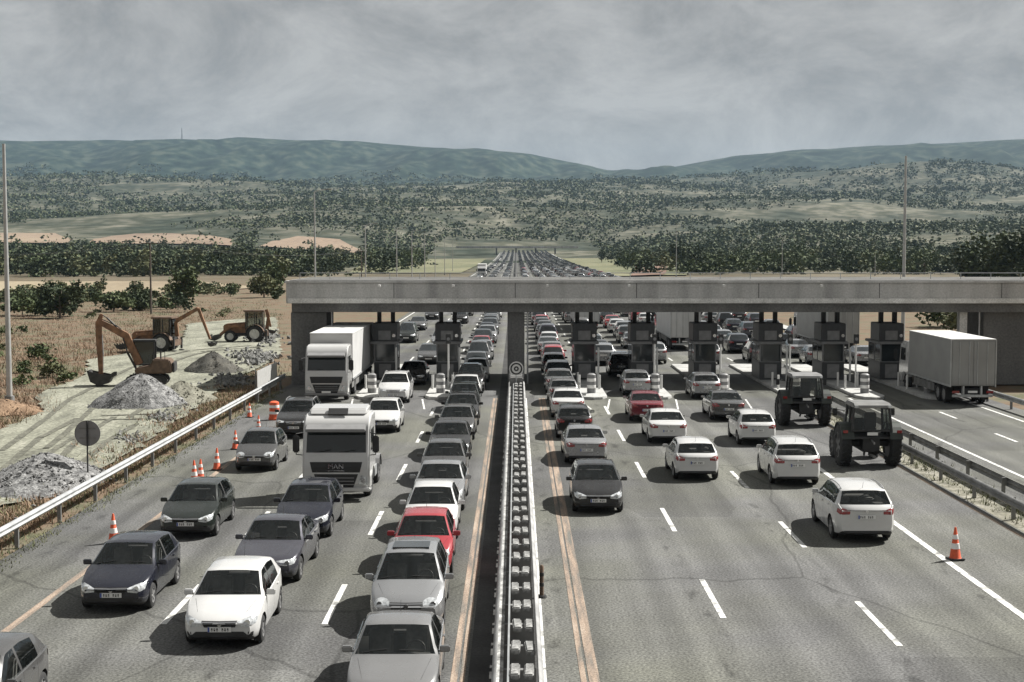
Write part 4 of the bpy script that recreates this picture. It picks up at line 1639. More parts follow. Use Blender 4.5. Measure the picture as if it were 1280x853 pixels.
def lane_post(X, Y, label, h=3.3):
    t = empty('signal_post', (X, Y, .16))
    MB().cyl((0, 0, 0), (0, 0, h), .06, .05, 10).build('post', M['steel_white'], t, smooth=40)
    m = MB()
    m.bb(-.16, .16, -.13, .0, h - .6, h)
    hd = m.build('signal_head', M['chassis'], t, bevel=.02)
    MB().cyl((0, -.15, h - .3), (0, -.125, h - .3), .10, n=14).build('lens', M['sign_back'], hd)
    tag(t, label, 'signal', 'lane signals on the toll islands')


for X, wh in ((-4.5, 'beside the second booth from the left'), (8.3, 'before the second booth right of the median'), (12.4, 'before the third booth right of the median'),
              (16.7, 'between the far tractor and its booth'), (20.8, 'behind the near tractor'), (24.6, 'beside the front of the grey box lorry')):
    lane_post(X + .3, 89.2, 'slim white signal post ' + wh)


# ------------------------------------------------------------------ barriers
def wbeam(m, X, y0, y1, z, s):
    """corrugated rail facing side s"""
    pr = [(0, -.155), (.05, -.12), (.08, -.07), (.03, -.02), (.03, .02), (.08, .07), (.05, .12), (0, .155)]
    o = len(m.v)
    k = max(1, int((y1 - y0) / 4))
    for j_ in range(k + 1):
        y = y0 + (y1 - y0) * j_ / k
        for d, zz in pr:
            m.v.append((X + s * d, y, z + zz + road_z(y)))
        for d, zz in reversed(pr):
            m.v.append((X + s * (d - .012), y, z + zz + road_z(y)))
    n = len(pr) * 2
    for j_ in range(k):
        for i in range(n):
            m.f.append((o + j_ * n + i, o + j_ * n + (i + 1) % n, o + (j_ + 1) * n + (i + 1) % n, o + (j_ + 1) * n + i))
            m.m.append(0)


def guardrail(X, y0, y1, s, label, step=4.0, mat='galv', z=.60):
    t = empty('guardrail', (X, 0, 0))
    m = MB()
    wbeam(m, 0, y0, y1, z, s)
    m.build('rail', M[mat], t, smooth=40)
    first = None
    y = y0 + .3
    while y < y1:
        if first is None:
            p = MB()
            p.bb(-.06 - s * .09, .06 - s * .09, -.04, .04, -.3, z + .14)
            p.bb(min(0, -s * .04) - .02, max(0, -s * .04) + .02, -.06, .06, z - .12, z + .12)
            first = p.build('post', M['galv_dull'], t)
            o = first
        else:
            o = first.copy()
            COL.objects.link(o)
        o.location = (0, y, road_z(y))
        y += step
    return tag(t, label, 'guardrail')


guardrail(-14.75, 14, 91.5, 1, 'long pale steel guardrail between the gravel yard and the left shoulder', z=.66)
guardrail(16.05, 14, 83, -1, 'steel guardrail on the near side of the weedy strip left of the slip lanes', mat='galv_dull')
guardrail(17.25, 14, 83, 1, 'steel guardrail on the far side of the weedy strip beside the slip lanes', mat='galv_dull')
guardrail(26.95, 14, 91, -1, 'steel guardrail along the right edge of the slip lanes behind the box lorry')
guardrail(.0, 112, 1400, 1, 'thin guardrail on the median beyond the toll canopy', step=40, mat='galv_dull')

M['block'] = ground_mat('grimy_concrete_block', [(.36, (.17, .17, .165)), (.5, (.34, .34, .33)), (.62, (.46, .46, .45))], 2.2, 14, .5, .9, fine_amt=.4)
M['galv_mid'] = simple('dusty_galvanised_steel', (0.28, 0.28, 0.275), 0.6, 0.3, vary=.35, scale=1.2)
mbar = empty('median_barrier', (0.02, 0, 0))
m = MB()
wbeam(m, -.40, 16, 86, .66, -1)
m.build('rail', M['galv_mid'], mbar, smooth=40)
m = MB()
wbeam(m, .42, 16, 86, .66, 1)
m.build('rail', M['galv_mid'], mbar, smooth=40)
m = MB()
m.bb(-.19, -.15, 16, 86, .50, .70)
m.build('inner_rail', M['galv'], mbar)
m = MB()
m.bb(-.42, -.27, 16, 86, .505, .52)
m.build('cover_strip', M['block'], mbar)
blk, rows = None, 0
y = 22.0
while y < 86 and rows < 46:
    for x in (-.02, .25):
        if blk is None:
            b = MB()
            b.bb(-.095, .095, -.36, .36, .61, .74)
            blk = b.build('spacer_block', M['block'], mbar, bevel=.025)
            o = blk
        else:
            o = blk.copy()
            COL.objects.link(o)
        o.location = (x, y, R.uniform(-.03, .02))
        o.rotation_euler = (R.uniform(-.02, .02), R.uniform(-.05, .05), R.uniform(-.05, .05))
    rows += 1
    y += 1.72
tag(mbar, 'double sided median barrier with pairs of pale spacer blocks between its rails', 'barrier')
pst, y = None, 22.86
while y < 86:
    if pst is None:
        o = pst = MB().bb(-.36, .38, -.07, .07, -.1, .48).build('cross_beam', M['galv_dull'], mbar)
    else:
        o = pst.copy()
        COL.objects.link(o)
    o.location = (0, y, 0)
    y += 1.72

cc = empty('crash_cushion', (0.02, 86.2, 0))
MB().bb(-.42, .42, 0, 4.6, 0, 1.02).build('body', M['galv_dull'], cc, bevel=.06)
m = MB()
for k in range(4):
    m.bb(-.46, .46, .5 + k * 1.05, .62 + k * 1.05, .1, 1.06)
m.build('rib', M['booth_grey'], cc, bevel=.01)
MB().cyl((0, -.02, 0), (0, -.02, 1.2), .04, n=8).build('sign_post', M['galv'], cc)
sg = MB().cyl((0, -.10, 1.56), (0, -.07, 1.56), .43, n=32).build('roundel', M['steel_white'], cc, smooth=40)
q = MB()
q.lathe([(.36, -.108), (.36, -.101), (.27, -.101), (.27, -.108)], 'Y', 32, (0, 0, 1.56), close=True)
q.build('roundel_ring', M['chassis'], sg, smooth=40)
q = MB()
q.lathe([(.15, -.108), (.15, -.101), (.06, -.101), (.06, -.108)], 'Y', 24, (0, 0, 1.56), close=True)
q.build('roundel_ring', M['chassis'], sg, smooth=40)
tag(cc, 'steel crash cushion with a round white sign in front of the median pier', 'crash cushion')

fn = empty('slat_fence', (-15.25, 84.5, 0))
m = MB()
for k in range(26):
    m.bb(-.02, .02, k * .27, k * .27 + .16, .10, 1.55)
m.build('slats', M['steel_white'], fn)
m = MB()
for z in (.35, 1.25):
    m.bb(-.075, -.022, 0, 6.9, z, z + .08)
for k in range(4):
    m.bb(-.14, -.077, k * 2.25, k * 2.25 + .08, -.2, 1.6)
m.build('fence_frame', M['galv_dull'], fn)
tag(fn, 'pale upright slat fence at the end of the yard against the left pier', 'fence')

# ------------------------------------------------------------------ poles and signs
def light_pole(X, Y, h, r, label, group, arm=True, z=0):
    t = empty('light_pole', (X, Y, z))
    MB().cyl((0, 0, -.2), (0, 0, h), r, r * .5, 12).build('pole', M['pole'], t, smooth=50)
    MB().cyl((0, 0, -.05), (0, 0, .45), r * 1.7, r * 1.6, 12).build('base_sleeve', M['galv_dull'], t, smooth=50)
    if arm:
        a = MB()
        a.tube([(0, 0, h - .1), (.35, 0, h + .12), (1.3, 0, h + .22)], r * .3, 8)
        a.build('arm', M['pole'], t)
        l = MB()
        l.box((1.55, 0, h + .22), (.7, .26, .11))
        l.build('lamp_head', M['booth_grey'], t, bevel=.03)
    return tag(t, label, 'light pole', group)


gp = 'tall light poles along the motorway'
p = G(12, 505)
light_pole(p.x, p.y, ZA(181, p.y), .17, 'tall pale light pole rising from the earth mound at the left edge', gp, False)
for x, top, Y, lb in ((394, 238, 158, 'tall light pole rising behind the left end of the canopy'), (457, 279, 210, 'second light pole rising over the left part of the canopy roof'),
                      (496, 284, 264, 'third light pole over the canopy, right of a taller one'), (515, 288, 305, 'thinner light pole in the row receding over the canopy roof'),
                      (531, 291, 344, 'last visible pole of the row receding over the canopy roof')):
    light_pole(XA(x, Y), Y, ZA(top, Y) - .2, .13, lb, gp, True, terrain(XA(x, Y), Y))
light_pole(XA(1129, 112), 112, ZA(196, 112), .17, 'very tall light pole rising behind the right part of the canopy', gp, False)
for x, top, Y, lb in ((544, 295, 395, 'small light pole left of the distant motorway, after the receding row'), (556, 298, 460, 'smaller light pole beside the green meadow left of the distant motorway'), (566, 300, 540, 'tiny light pole nearest the far end of the green meadow')):
    light_pole(XA(x, Y), Y, ZA(top, Y) - .2, .12, lb, gp, True, terrain(XA(x, Y), Y))
for x, top, Y, lb in ((977, 300, 420, 'thin pole standing among the trees right of the road'), (845, 281, 420, 'thin pole left of the round dark trees beyond the canopy'), (1093, 318, 450, 'short thin pole left of the very tall right light pole')):
    light_pole(XA(x, Y), Y, ZA(top, Y), .12, lb, gp, False, terrain(XA(x, Y), Y))


def power_pole(X, Y, h, label):
    t = empty('power_pole', (X, Y, terrain(X, Y)))
    MB().cyl((0, 0, -.3), (0, 0, h), .15, .10, 10).build('pole', M['wood_pole'], t, smooth=50)
    m = MB()
    m.box((0, -.14, h - .45), (2.3, .10, .12))
    c = m.build('crossarm', M['wood_pole'], t)
    for x in (-1.05, 0, 1.05):
        MB().cyl((x, -.14, h - .39), (x, -.14, h - .17), .055, .035, 8).build('insulator', M['pale_concrete'], c, smooth=50)
    return tag(t, label, 'power pole')


p0 = G(189, 392)
power_pole(p0.x, p0.y, ZA(299, p0.y), 'dark wooden power pole with one crossarm behind the diggers')
X2, Y2 = XA(-140, 168), 168
power_pole(X2, Y2, 9.6, 'dark wooden power pole standing outside the left edge')
X3, Y3 = XA(452, 300), 300
power_pole(X3, Y3, 8.6, 'wooden power pole standing beyond the canopy among the light poles')
for k, (xa, ya, ha, xb, yb, hb) in enumerate(((X2, Y2, 9.6, p0.x, p0.y, ZA(299, p0.y)), (p0.x, p0.y, ZA(299, p0.y), X3, Y3, 8.6))):
    m = MB()
    for o in (-1.05, 1.05):
        pts = []
        for i in range(19):
            t = i / 18
            pts.append((xa + (xb - xa) * t + o, ya + (yb - ya) * t - .14, ha + (hb - ha) * t - .2 - 4 * t * (1 - t) * 1.6))
        m.tube(pts, .018, 5)
    tag(m.build('power_cable', M['chassis'], None), ('sagging pair of cables left of the wooden power pole', 'sagging pair of cables running right from the wooden power pole')[k], 'cable')

p = G(110, 601)
t = empty('road_sign', p)
MB().cyl((0, 0, -.2), (0, 0, 2.28), .032, n=10).build('post', M['chassis'], t, smooth=50)
d = MB().cyl((0, .05, 1.80), (0, .062, 1.80), .475, n=40).build('sign_disc', M['sign_back'], t, smooth=40)
m = MB()
m.lathe([(.475, .038), (.49, .038), (.49, .066), (.475, .066)], 'Y', 40, (0, 0, 1.80), close=True)
m.build('rim', M['galv_dull'], d, smooth=40)
m = MB()
for z in (1.62, 1.98):
    m.box((0, .0415, z), (.62, .016, .05))
m.build('bracket', M['galv_dull'], d)
tag(t, 'round road sign seen from its dark grey back on a thin post', 'road sign')

rm = empty('radio_mast', (XA(230, 6400), 6400, terrain(XA(230, 6400), 6400)))
m = MB()
for k in range(3):
    a = 2 * PI * k / 3
    m.cyl((4 * math.cos(a), 4 * math.sin(a), -8), (.6 * math.cos(a), .6 * math.sin(a), 58), .9, .6, 6)
for z in range(0, 56, 7):
    r = 4 - 3.4 * z / 58
    for k in range(3):
        a, b = 2 * PI * k / 3, 2 * PI * (k + 1) / 3
        m.cyl((r * math.cos(a), r * math.sin(a), z), (r * .9 * math.cos(b), r * .9 * math.sin(b), z + 6), .3, n=5)
m.build('lattice', M['galv_dull'], rm)
tag(rm, 'thin radio mast standing on the ridge of the far mountain', 'mast')


# ------------------------------------------------------------------ cones
def cone_proto():
    t = empty('traffic_cone')
    MB().bb(-.20, .20, -.20, .20, 0, .05).build('base', M['trim'], t, bevel=.015)
    o = MB().lathe([(.165, .05), (.15, .07), (.03, .86), (.022, .88)], 'Z', 24).build('cone_body', M['cone'], t, smooth=40)
    for z0, z1 in ((.30, .45), (.56, .68)):
        f = lambda z: .154 - (z - .05) * .152
        MB().lathe([(f(z0) + .001, z0), (f(z0) + .007, z0 + .004), (f(z1) + .007, z1 - .004), (f(z1) + .001, z1)], 'Z', 24).build('reflective_band', M['cone_white'], o, smooth=40)
    return t


c0 = cone_proto()
for i, (x, y, s, lb) in enumerate([(142, 679, 1.0, 'orange cone standing alone behind the dark blue hatchback'), (243, 605, 1.0, 'orange cone at the left of a close pair behind the dark green hatchback'),
                                   (251, 602, .96, 'orange cone at the right of a close pair behind the dark green hatchback'), (271, 588, 1.0, 'orange cone between the close pair of cones and the grey hatchback'),
                                   (294, 562, .95, 'orange cone just behind the grey hatchback on the left shoulder'), (323, 540, .9, 'small orange cone left of the red barrel on the shoulder'),
                                   (1194, 700, 1.05, 'orange cone standing right of the white line at lower right'), (312, 522, .85, 'tiny orange cone farthest along the left shoulder')]):
    o = c0 if i == 0 else copy_tree(c0)
    o.location = G(x, y) + Vector((0, 0, .009))
    o.rotation_euler = (R.uniform(-.02, .02), R.uniform(-.02, .02), R.uniform(0, 3))
    o.scale = (s, s, s)
    tag(o, lb, 'cone', 'traffic cones on the asphalt')
p = G(343, 525)
t = empty('traffic_barrel', p + Vector((0, 0, .008)))
b = MB().lathe([(.30, 0), (.30, .10), (.27, .12), (.24, .9), (.12, .96)], 'Z', 24).build('barrel_body', M['cone'], t, smooth=40)
for z in (.3, .62):
    f = lambda q: .27 - (q - .12) * .0385
    MB().lathe([(f(z), z), (f(z) + .006, z + .004), (f(z + .14) + .006, z + .136), (f(z + .14), z + .14)], 'Z', 24).build('reflective_band', M['cone_white'], b, smooth=40)
tag(t, 'red striped plastic barrel behind the dark off-roader on the left shoulder', 'barrel')
p = G(677, 747)
t = empty('marker_post', p + Vector((0, 0, .008)))
MB().cyl((0, 0, 0), (0, 0, .05), .14, .12, 14).build('foot', M['trim'], t)
b = MB().lathe([(.055, .05), (.055, .78), (.03, .82)], 'Z', 14).build('post', M['orange_dirty'], t, smooth=40)
for z in (.28, .54):
    MB().lathe([(.056, z), (.060, z + .004), (.060, z + .09), (.056, z + .094)], 'Z', 14).build('dark_band', M['trim'], b, smooth=40)
tag(t, 'short orange and black marker post at the foot of the median barrier', 'marker post')
p = G(1154, 556)
t = empty('marker_post', (16.62, p.y, 0))
MB().bb(-.06, .06, -.03, .03, -.1, 1.05).build('post', M['chassis'], t, bevel=.015)
MB().bb(-.045, .045, -.036, -.031, .8, .95).build('reflector', M['cone_white'], t)
tag(t, 'dark marker post between the two guardrails right of the near tractor', 'marker post')


# ------------------------------------------------------------------ lorries
def truck_wheels(t, spots, r=.5, wd=.3):
    f, hubs = None, {}
    for x, y in spots:
        if f is None:
            o = f = wheel_mesh(r, wd).build('wheel', M['rubber'], t, smooth=40)
        else:
            o = f.copy()
            COL.objects.link(o)
        o.location = (x, y, r)
        s = 1 if x > 0 else -1
        if s not in hubs:
            h = hubs[s] = rim_mesh(r, wd, s, 8).build('rim', M['rim'], o, smooth=40)
        else:
            h = hubs[s].copy()
            COL.objects.link(h)
            h.parent = o


def truck_cab(t, H, mat, w=1.22, depth=2.15, name='', plain=False):
    """flat-fronted cab, front at y=0 looking to -y"""
    prof = [(.10, .42), (.0, .55), (-.02, 1.25), (.05, 1.72), (.30, 2.66), (.42, 2.86), (.62, H - .12), (.85, H), (depth, H), (depth, 1.0), (1.95, .95), (1.9, .75), (1.62, 1.02), (1.15, 1.02), (.85, .75), (.8, .42)]
    m = MB()
    m.prism(prof, -w, w, 'X')
    body = m.build('cab', mat, t, bevel=.07, smooth=35, seg=3)
    vs = [v.co.copy() for v in body.data.vertices]
    bvh = BVHTree.FromPolygons(vs, [tuple(p.vertices) for p in body.data.polygons])
    patch(bvh, [(-1.08, 1.78), (1.08, 1.78), (1.06, 2.62), (-1.06, 2.62)], 'front', .008).build('windscreen', M['glass_dark'], t, smooth=50)
    v = MB()
    v.prism([(.04, 2.60), (-.16, 2.55), (-.18, 2.66), (.16, 2.82)], -1.08, 1.08, 'X')
    v.build('sun_visor', M['truck_grey'], t, bevel=.02)
    patch(bvh, [(-.86, 1.06), (.86, 1.06), (.95, 1.44), (-.95, 1.44)], 'front', .008).build('upper_grille', M['trim'], t, smooth=50)
    lg = patch(bvh, [(-.62, .50), (.62, .50), (.80, 1.00), (-.80, 1.00)], 'front', .008).build('lower_grille', M['trim'], t, smooth=50)
    sl = MB()
    for z in (.62, .74, .86):
        sl.box((0, -.035, z), (1.3, .03, .025))
    sl.build('grille_slat', M['truck_grey'], lg)
    b = MB()
    b.bb(-w - .02, w + .02, -.10, .35, .36, .50)
    b.build('bumper', mat if not plain else M['truck_grey'], t, bevel=.04)
    for s in (-1, 1):
        h = patch(bvh, mirror_poly([(.78, .62), (1.14, .60), (1.16, .90), (.90, .96)], s), 'front', .012).build('headlight', M['lamp'], t, smooth=50)
        MB().lathe([(.09, -.05), (.09, -.02), (.03, -.015)], 'Y', 16, (s * .98, 0, .77)).build('reflector', M['lamp_inner'], h, smooth=40)
        pw = [(.42, 1.80), (1.55, 1.80), (1.55, 2.58), (.50, 2.58)]
        patch(bvh, pw, 'right' if s > 0 else 'left', .008).build('side_window', M['glass_dark'], t, smooth=50)
        a = MB()
        a.tube([(s * w, .20, 2.5), (s * (w + .22), .02, 2.48), (s * (w + .22), .02, 1.72), (s * w, .14, 1.68)], .018, 6)
        mo = a.build('mirror_arm', M['trim'], t)
        MB().box((s * (w + .22), .02, 2.10), (.24, .12, .62)).build('mirror', M['trim'], mo, bevel=.04)
        MB().bb(s * (w - .16) - .14, s * (w - .16) + .14, .88, 1.55, .40, .55).build('step', M['trim'], t, bevel=.02)
    MB().box((0, -.085, .56), (.52, .015, .115)).build('number_plate', M['plate'], t)
    for s in (-1, 1):
        MB().cyl((s * .45 - .3, -.02, 1.80), (s * .45 + .25, .03, 1.90), .012, n=6).build('wiper', M['trim'], t)
    return bvh


M['glass_dark'] = simple('lorry_windscreen', (0.012, 0.016, 0.016), 0.06, vary=.3, coat=.6)

M['tractor_hose'] = simple('red_air_hose', (.25, .03, .03), .5)
# white tractor unit without a trailer
t = empty('lorry', (-6.25, 49.6, .008))
t.scale = (.96, .96, .95)
bvh = truck_cab(t, 3.12, M['truck_white'])
df = MB()
df.prism([(.72, 3.10), (.95, 3.30), (2.1, 3.36), (2.1, 3.10)], -1.05, 1.05, 'X')
dfo = df.build('roof_deflector', M['truck_white'], t, bevel=.05)
MB().box((0, .78, 3.215), (.72, .30, .03), 0, Matrix.Rotation(.72, 3, 'X')).build('roof_hatch', M['trim'], dfo)
cu = bpy.data.curves.new('badge', 'FONT')
cu.body, cu.size, cu.extrude, cu.align_x = 'MAN', .26, .012, 'CENTER'
to = bpy.data.objects.new('badge_curve', cu)
COL.objects.link(to)
bpy.context.view_layer.update()
tm = bpy.data.meshes.new_from_object(to.evaluated_get(bpy.context.evaluated_depsgraph_get()))
bpy.data.objects.remove(to)
tm.materials.clear()
tm.materials.append(M['chrome'])
bo = bpy.data.objects.new('badge', tm)
COL.objects.link(bo)
bo.parent, bo.location, bo.rotation_euler = t, (0, -.045, 1.20), (PI / 2, 0, 0)
MB().box((0, -.045, 1.125), (.62, .02, .022)).build('badge_line', M['chrome'], t)
m = MB()
m.bb(-.42, .42, 1.3, 5.9, .62, .92)
m.cyl((0, 4.3, .92), (0, 4.3, 1.06), .50, n=20)
m.bb(-.9, .9, 2.2, 2.45, 1.0, 2.2)
m.build('chassis', M['chassis'], t)
for s_ in (-1, 1):
    MB().bb(s_ * .92 - .25, s_ * .92 + .25, 2.35, 3.3, .45, 1.0).build('fuel_tank', M['galv'], t, bevel=.08)
    q = MB()
    pr = [(4.3 + .66 * math.cos(math.radians(10 + 20 * k)), .5 + .66 * math.sin(math.radians(10 + 20 * k))) for k in range(9)]
    q.prism(pr + [(4.3 + (y - 4.3) * .95, .5 + (z - .5) * .95) for y, z in reversed(pr)], s_ * .72, s_ * 1.2, 'X')
    q.build('mudguard', M['truck_grey'], t)
    MB().bb(s_ * .8 - .18, s_ * .8 + .18, 5.88, 5.95, .70, .84).build('tail_light', M['red_lamp'], t, bevel=.01)
MB().tube([(-.5, 2.5, 1.9), (-.2, 3.1, 1.35), (0, 3.7, 1.1)], .025, 8).build('air_hose', M['tractor_hose'], t)
truck_wheels(t, [(s_ * 1.0, y) for y in (1.38, 4.3) for s_ in (-1, 1)])
tag(t, 'white flat-fronted lorry cab without trailer, black grille, second lane from the left', 'lorry')


def box_lorry(loc, rz, length, H, bw, cabmat, boxmat, cabh, label, group=None, wall=None):
    t = empty('box_lorry', loc, rz)
    truck_cab(t, cabh, cabmat, plain=True)
    y0, y1 = 2.35, 2.35 + length
    bx = MB().bb(-bw, bw, y0, y1, 1.12, H).build('cargo_box', wall or boxmat, t, bevel=.02)
    rf = MB().bb(-bw - .015, bw + .015, y0 - .01, y1 + .01, H + .002, H + .05).build('box_roof', M['steel_white'], bx)
    m = MB()
    for s in (-1, 1):
        m.bb(s * bw - .035 + s * .012, s * bw + .035 + s * .012, y0, y1 + .03, 1.05, 1.16)
        m.bb(s * bw - .03 + s * .012, s * bw + .03 + s * .012, y1 - .04, y1 + .04, 1.17, H)
    m.build('box_frame', M['galv'], bx)
    for s in (-1, 1):
        d = MB().bb(min(s * .02, s * (bw - .06)), max(s * .02, s * (bw - .06)), y1 + .004, y1 + .035, 1.2, H - .08).build('rear_door', boxmat, t, bevel=.01)
        k = MB()
        for f in (.18, .62):
            k.cyl((s * bw * f, y1 + .055, 1.2), (s * bw * f, y1 + .055, H - .1), .022, n=8)
            k.box((s * bw * f, y1 + .06, 1.65), (.05, .03, .22))
        k.build('lock_rod', M['galv'], d)
    m = MB()
    m.bb(-.45, .45, 1.2, y1 - .2, .62, .95)
    for y in [y0 + .5 + .9 * i for i in range(int(length / .9))]:
        m.bb(-bw + .05, bw - .05, y, y + .1, .96, 1.11)
    m.build('chassis', M['chassis'], t)
    u = MB()
    u.bb(-1.12, 1.12, y1 - .12, y1 - .02, .48, .62)
    for s in (-1, 1):
        u.bb(s * .5 - .05, s * .5 + .05, y1 - .3, y1 - .05, .55, 1.1)
    u.build('underrun_bar', M['galv'], t)
    for s in (-1, 1):
        MB().bb(s * .95 - .2, s * .95 + .2, y1 - .015, y1 + .02, .70, .84).build('tail_light', M['red_lamp'], t, bevel=.01)
        MB().bb(s * .98 - .22, s * .98 + .22, y1 - 1.02, y1 - 1.0, .25, .95).build('mud_flap', M['rubber'], t)
        MB().bb(s * 1.1 - .02, s * 1.1 + .02, y0 + .8, y1 - 3.6, .50, .98).build('side_guard', M['galv_dull'], t)
    MB().bb(-.26, .26, y1 - .02, y1 + .0, .72, .84).build('number_plate', M['plate'], t)
    ax = [1.38, y1 - 1.6, y1 - 2.75]
    if length > 11:
        ax = [1.38, 4.6, y1 - 1.5, y1 - 2.8, y1 - 4.1]
    truck_wheels(t, [(s * 1.0, y) for y in ax for s in (-1, 1)])
    return tag(t, label, 'lorry', group)


box_lorry((-10.85, 82.0, .008), 0, 12.5, 3.75, 1.25, M['truck_white'], M['box_panel'], 3.2, 'white box lorry with tall trailer waiting at the leftmost toll lane')
GL = 8.6
box_lorry((25.45, 79.9 + GL + 2.4, .008), PI, GL, 3.68, 1.24, M['truck_white'], M['box_grey'], 3.0, 'grey box lorry with closed rear doors on the slip lane at right', wall=M['box_grey'])
FL = 'lorries beyond the toll canopy'
box_lorry((14.5, 123 + 14.9, .008), PI, 12.5, 3.8, 1.25, M['truck_white'], M['box_panel'], 3.2, 'white trailer lorry seen between the second and third booths right of the pier', FL)
box_lorry((7.4, 150 + 14.9, .008), PI, 12.5, 3.7, 1.25, M['truck_white'], M['box_panel'], 3.2, 'pale trailer lorry seen just right of the first booth beyond the pier', FL)
box_lorry((26.4, 116 + 14.9, .008), PI, 12.5, 3.9, 1.25, M['truck_white'], M['box_grey'], 3.2, 'grey trailer lorry seen behind the two booths left of the grey box lorry', FL, wall=M['box_grey'])
box_lorry((18.6, 186 + 14.9, .008), PI, 12.5, 3.7, 1.25, M['truck_white'], M['box_panel'], 3.2, 'white trailer lorry far beyond the fourth booth right of the pier', FL)
box_lorry((-10.3, 430, .008), 0, 12.5, 3.9, 1.25, M['truck_white'], M['box_panel'], 3.2, 'small lorry coming down the motorway above the canopy roof', FL)


# ------------------------------------------------------------------ farm tractors (rear axle at the origin, front to -y)
def lug_tyre(r, wd, n=22):
    t = wheel_mesh(r, wd)
    for k in range(n):
        for s in (-1, 1):
            a = 2 * PI * (k + (.5 if s > 0 else 0)) / n
            rot = Matrix.Rotation(a, 3, 'X')
            t.box(rot @ Vector((s * wd * .23, 0, r + .005)), (wd * .46, .07, .075), 0, rot @ Matrix.Rotation(s * .6, 3, 'Z'))
    return t


def farm_tractor(loc, rz, body, roofm, label, group):
    t = empty('tractor', loc, rz)
    t.scale = (1, 1, 1.07)
    m = MB()
    m.prism([(-2.95, .85), (-3.0, 1.25), (-2.8, 1.58), (-.75, 1.72), (-.75, .85)], -.36, .36, 'X')
    m.build('bonnet', body, t, bevel=.06)
    m = MB()
    m.bb(-.28, .28, -2.7, .45, .55, .86)
    m.cyl((-1.0, 0, .86), (1.0, 0, .86), .14, n=12)
    m.cyl((-.85, -2.35, .62), (.85, -2.35, .62), .10, n=12)
    m.bb(-.34, .34, .1, .6, .6, 1.15)
    m.build('chassis', M['chassis'], t)
    m = MB()
    for x in (-1, 1):
        m.cyl((x * .78, -.72, 1.1), (x * .70, -.62, 2.26), .05, n=8)
        m.cyl((x * .80, .66, 1.35), (x * .70, .55, 2.26), .05, n=8)
        m.cyl((x * .78, .02, 1.25), (x * .72, .02, 2.26), .04, n=8)
    m.bb(-.80, .80, -.78, .72, 1.08, 1.16)
    m.bb(-.78, .78, .60, .66, 1.35, 1.42)
    m.build('cab_frame', M['chassis'], t)
    MB().prism([(-.85, 2.24), (-.82, 2.34), (-.6, 2.42), (.55, 2.42), (.78, 2.33), (.78, 2.24)], -.76, .76, 'X').build('cab_roof', roofm, t, bevel=.04)
    g = MB()
    g.quad((-.76, .64, 1.42), (.76, .64, 1.42), (.69, .555, 2.23), (-.69, .555, 2.23))
    g.build('rear_window', M['clear'], t)
    for s in (-1, 1):
        g = MB()
        g.quad((s * .79, -.70, 1.16), (s * .79, .64, 1.36), (s * .70, .55, 2.23), (s * .70, -.6, 2.23))
        g.build('side_window', M['clear'], t)
    g = MB()
    g.quad((-.76, -.72, 1.16), (.76, -.72, 1.16), (.69, -.62, 2.23), (-.69, -.62, 2.23))
    g.build('windscreen', M['clear'], t)
    s_ = MB()
    s_.box((0, .1, 1.42), (.5, .5, .14))
    s_.box((0, .34, 1.75), (.48, .12, .6))
    s_.build('seat', M['interior'], t, bevel=.04)
    MB().tube([(.17 * math.cos(a), -.42 + .1 * math.sin(a), 1.72 + .14 * math.sin(a)) for a in [2 * PI * k / 12 for k in range(13)]], .015, 6).build('steering_wheel', M['trim'], t)
    for s in (-1, 1):
        m = MB()
        pr = []
        for k in range(9):
            a = math.radians(20 + 140 * k / 8)
            pr.append((.88 * math.cos(a), .78 + .88 * math.sin(a)))
        pr2 = [(y * .96, .78 + (z - .78) * .96) for y, z in reversed(pr)]
        m.prism(pr + pr2, s * .72, s * 1.22, 'X')
        f = m.build('fender', body, t)
        MB().box((s * 1.08, .76, 1.36), (.20, .06, .11)).build('tail_light', M['red_lamp'], f, bevel=.01)
        MB().box((s * .66, .80, 2.30), (.14, .05, .09)).build('work_light', M['lamp'], t, bevel=.01)
        m = MB()
        m.tube([(s * .80, -.68, 2.0), (s * 1.14, -.74, 2.05)], .015, 6)
        mo = m.build('mirror_arm', M['trim'], t)
        MB().box((s * 1.18, -.74, 1.95), (.17, .05, .28)).build('mirror', M['trim'], mo, bevel=.015)
        MB().tube([(s * .25, .5, .62), (s * .42, 1.15, .55)], .045, 8).build('lift_arm', M['chassis'], t)
    MB().tube([(0, .55, 1.05), (0, 1.1, .95)], .035, 8).build('top_link', M['ram'], t)
    MB().box((0, .75, .46), (.12, .8, .06)).build('drawbar', M['galv_dull'], t)
    MB().tube([(.42, -1.0, 1.5), (.42, -1.0, 2.2), (.42, -.93, 2.3)], .045, 10).build('exhaust', M['galv_dull'], t)
    MB().box((0, .79, 1.28), (.42, .02, .11)).build('number_plate', M['plate'], t)
    big, small = lug_tyre(.78, .46), lug_tyre(.52, .32, 18)
    for src, r, wd, x, y in ((big, .78, .46, 1.0, 0), (small, .52, .32, .80, -2.3)):
        f = None
        for s in (-1, 1):
            if f is None:
                o = f = src.build('wheel', M['rubber'], t, smooth=40)
            else:
                o = f.copy()
                COL.objects.link(o)
            o.location = (s * x, y, r)
            rim_mesh(r, wd, s, 6).build('rim', M['orange_dirty' if body is M['tractor_red'] else 'dark_rim'], o, smooth=40)
    return tag(t, label, 'tractor', group)


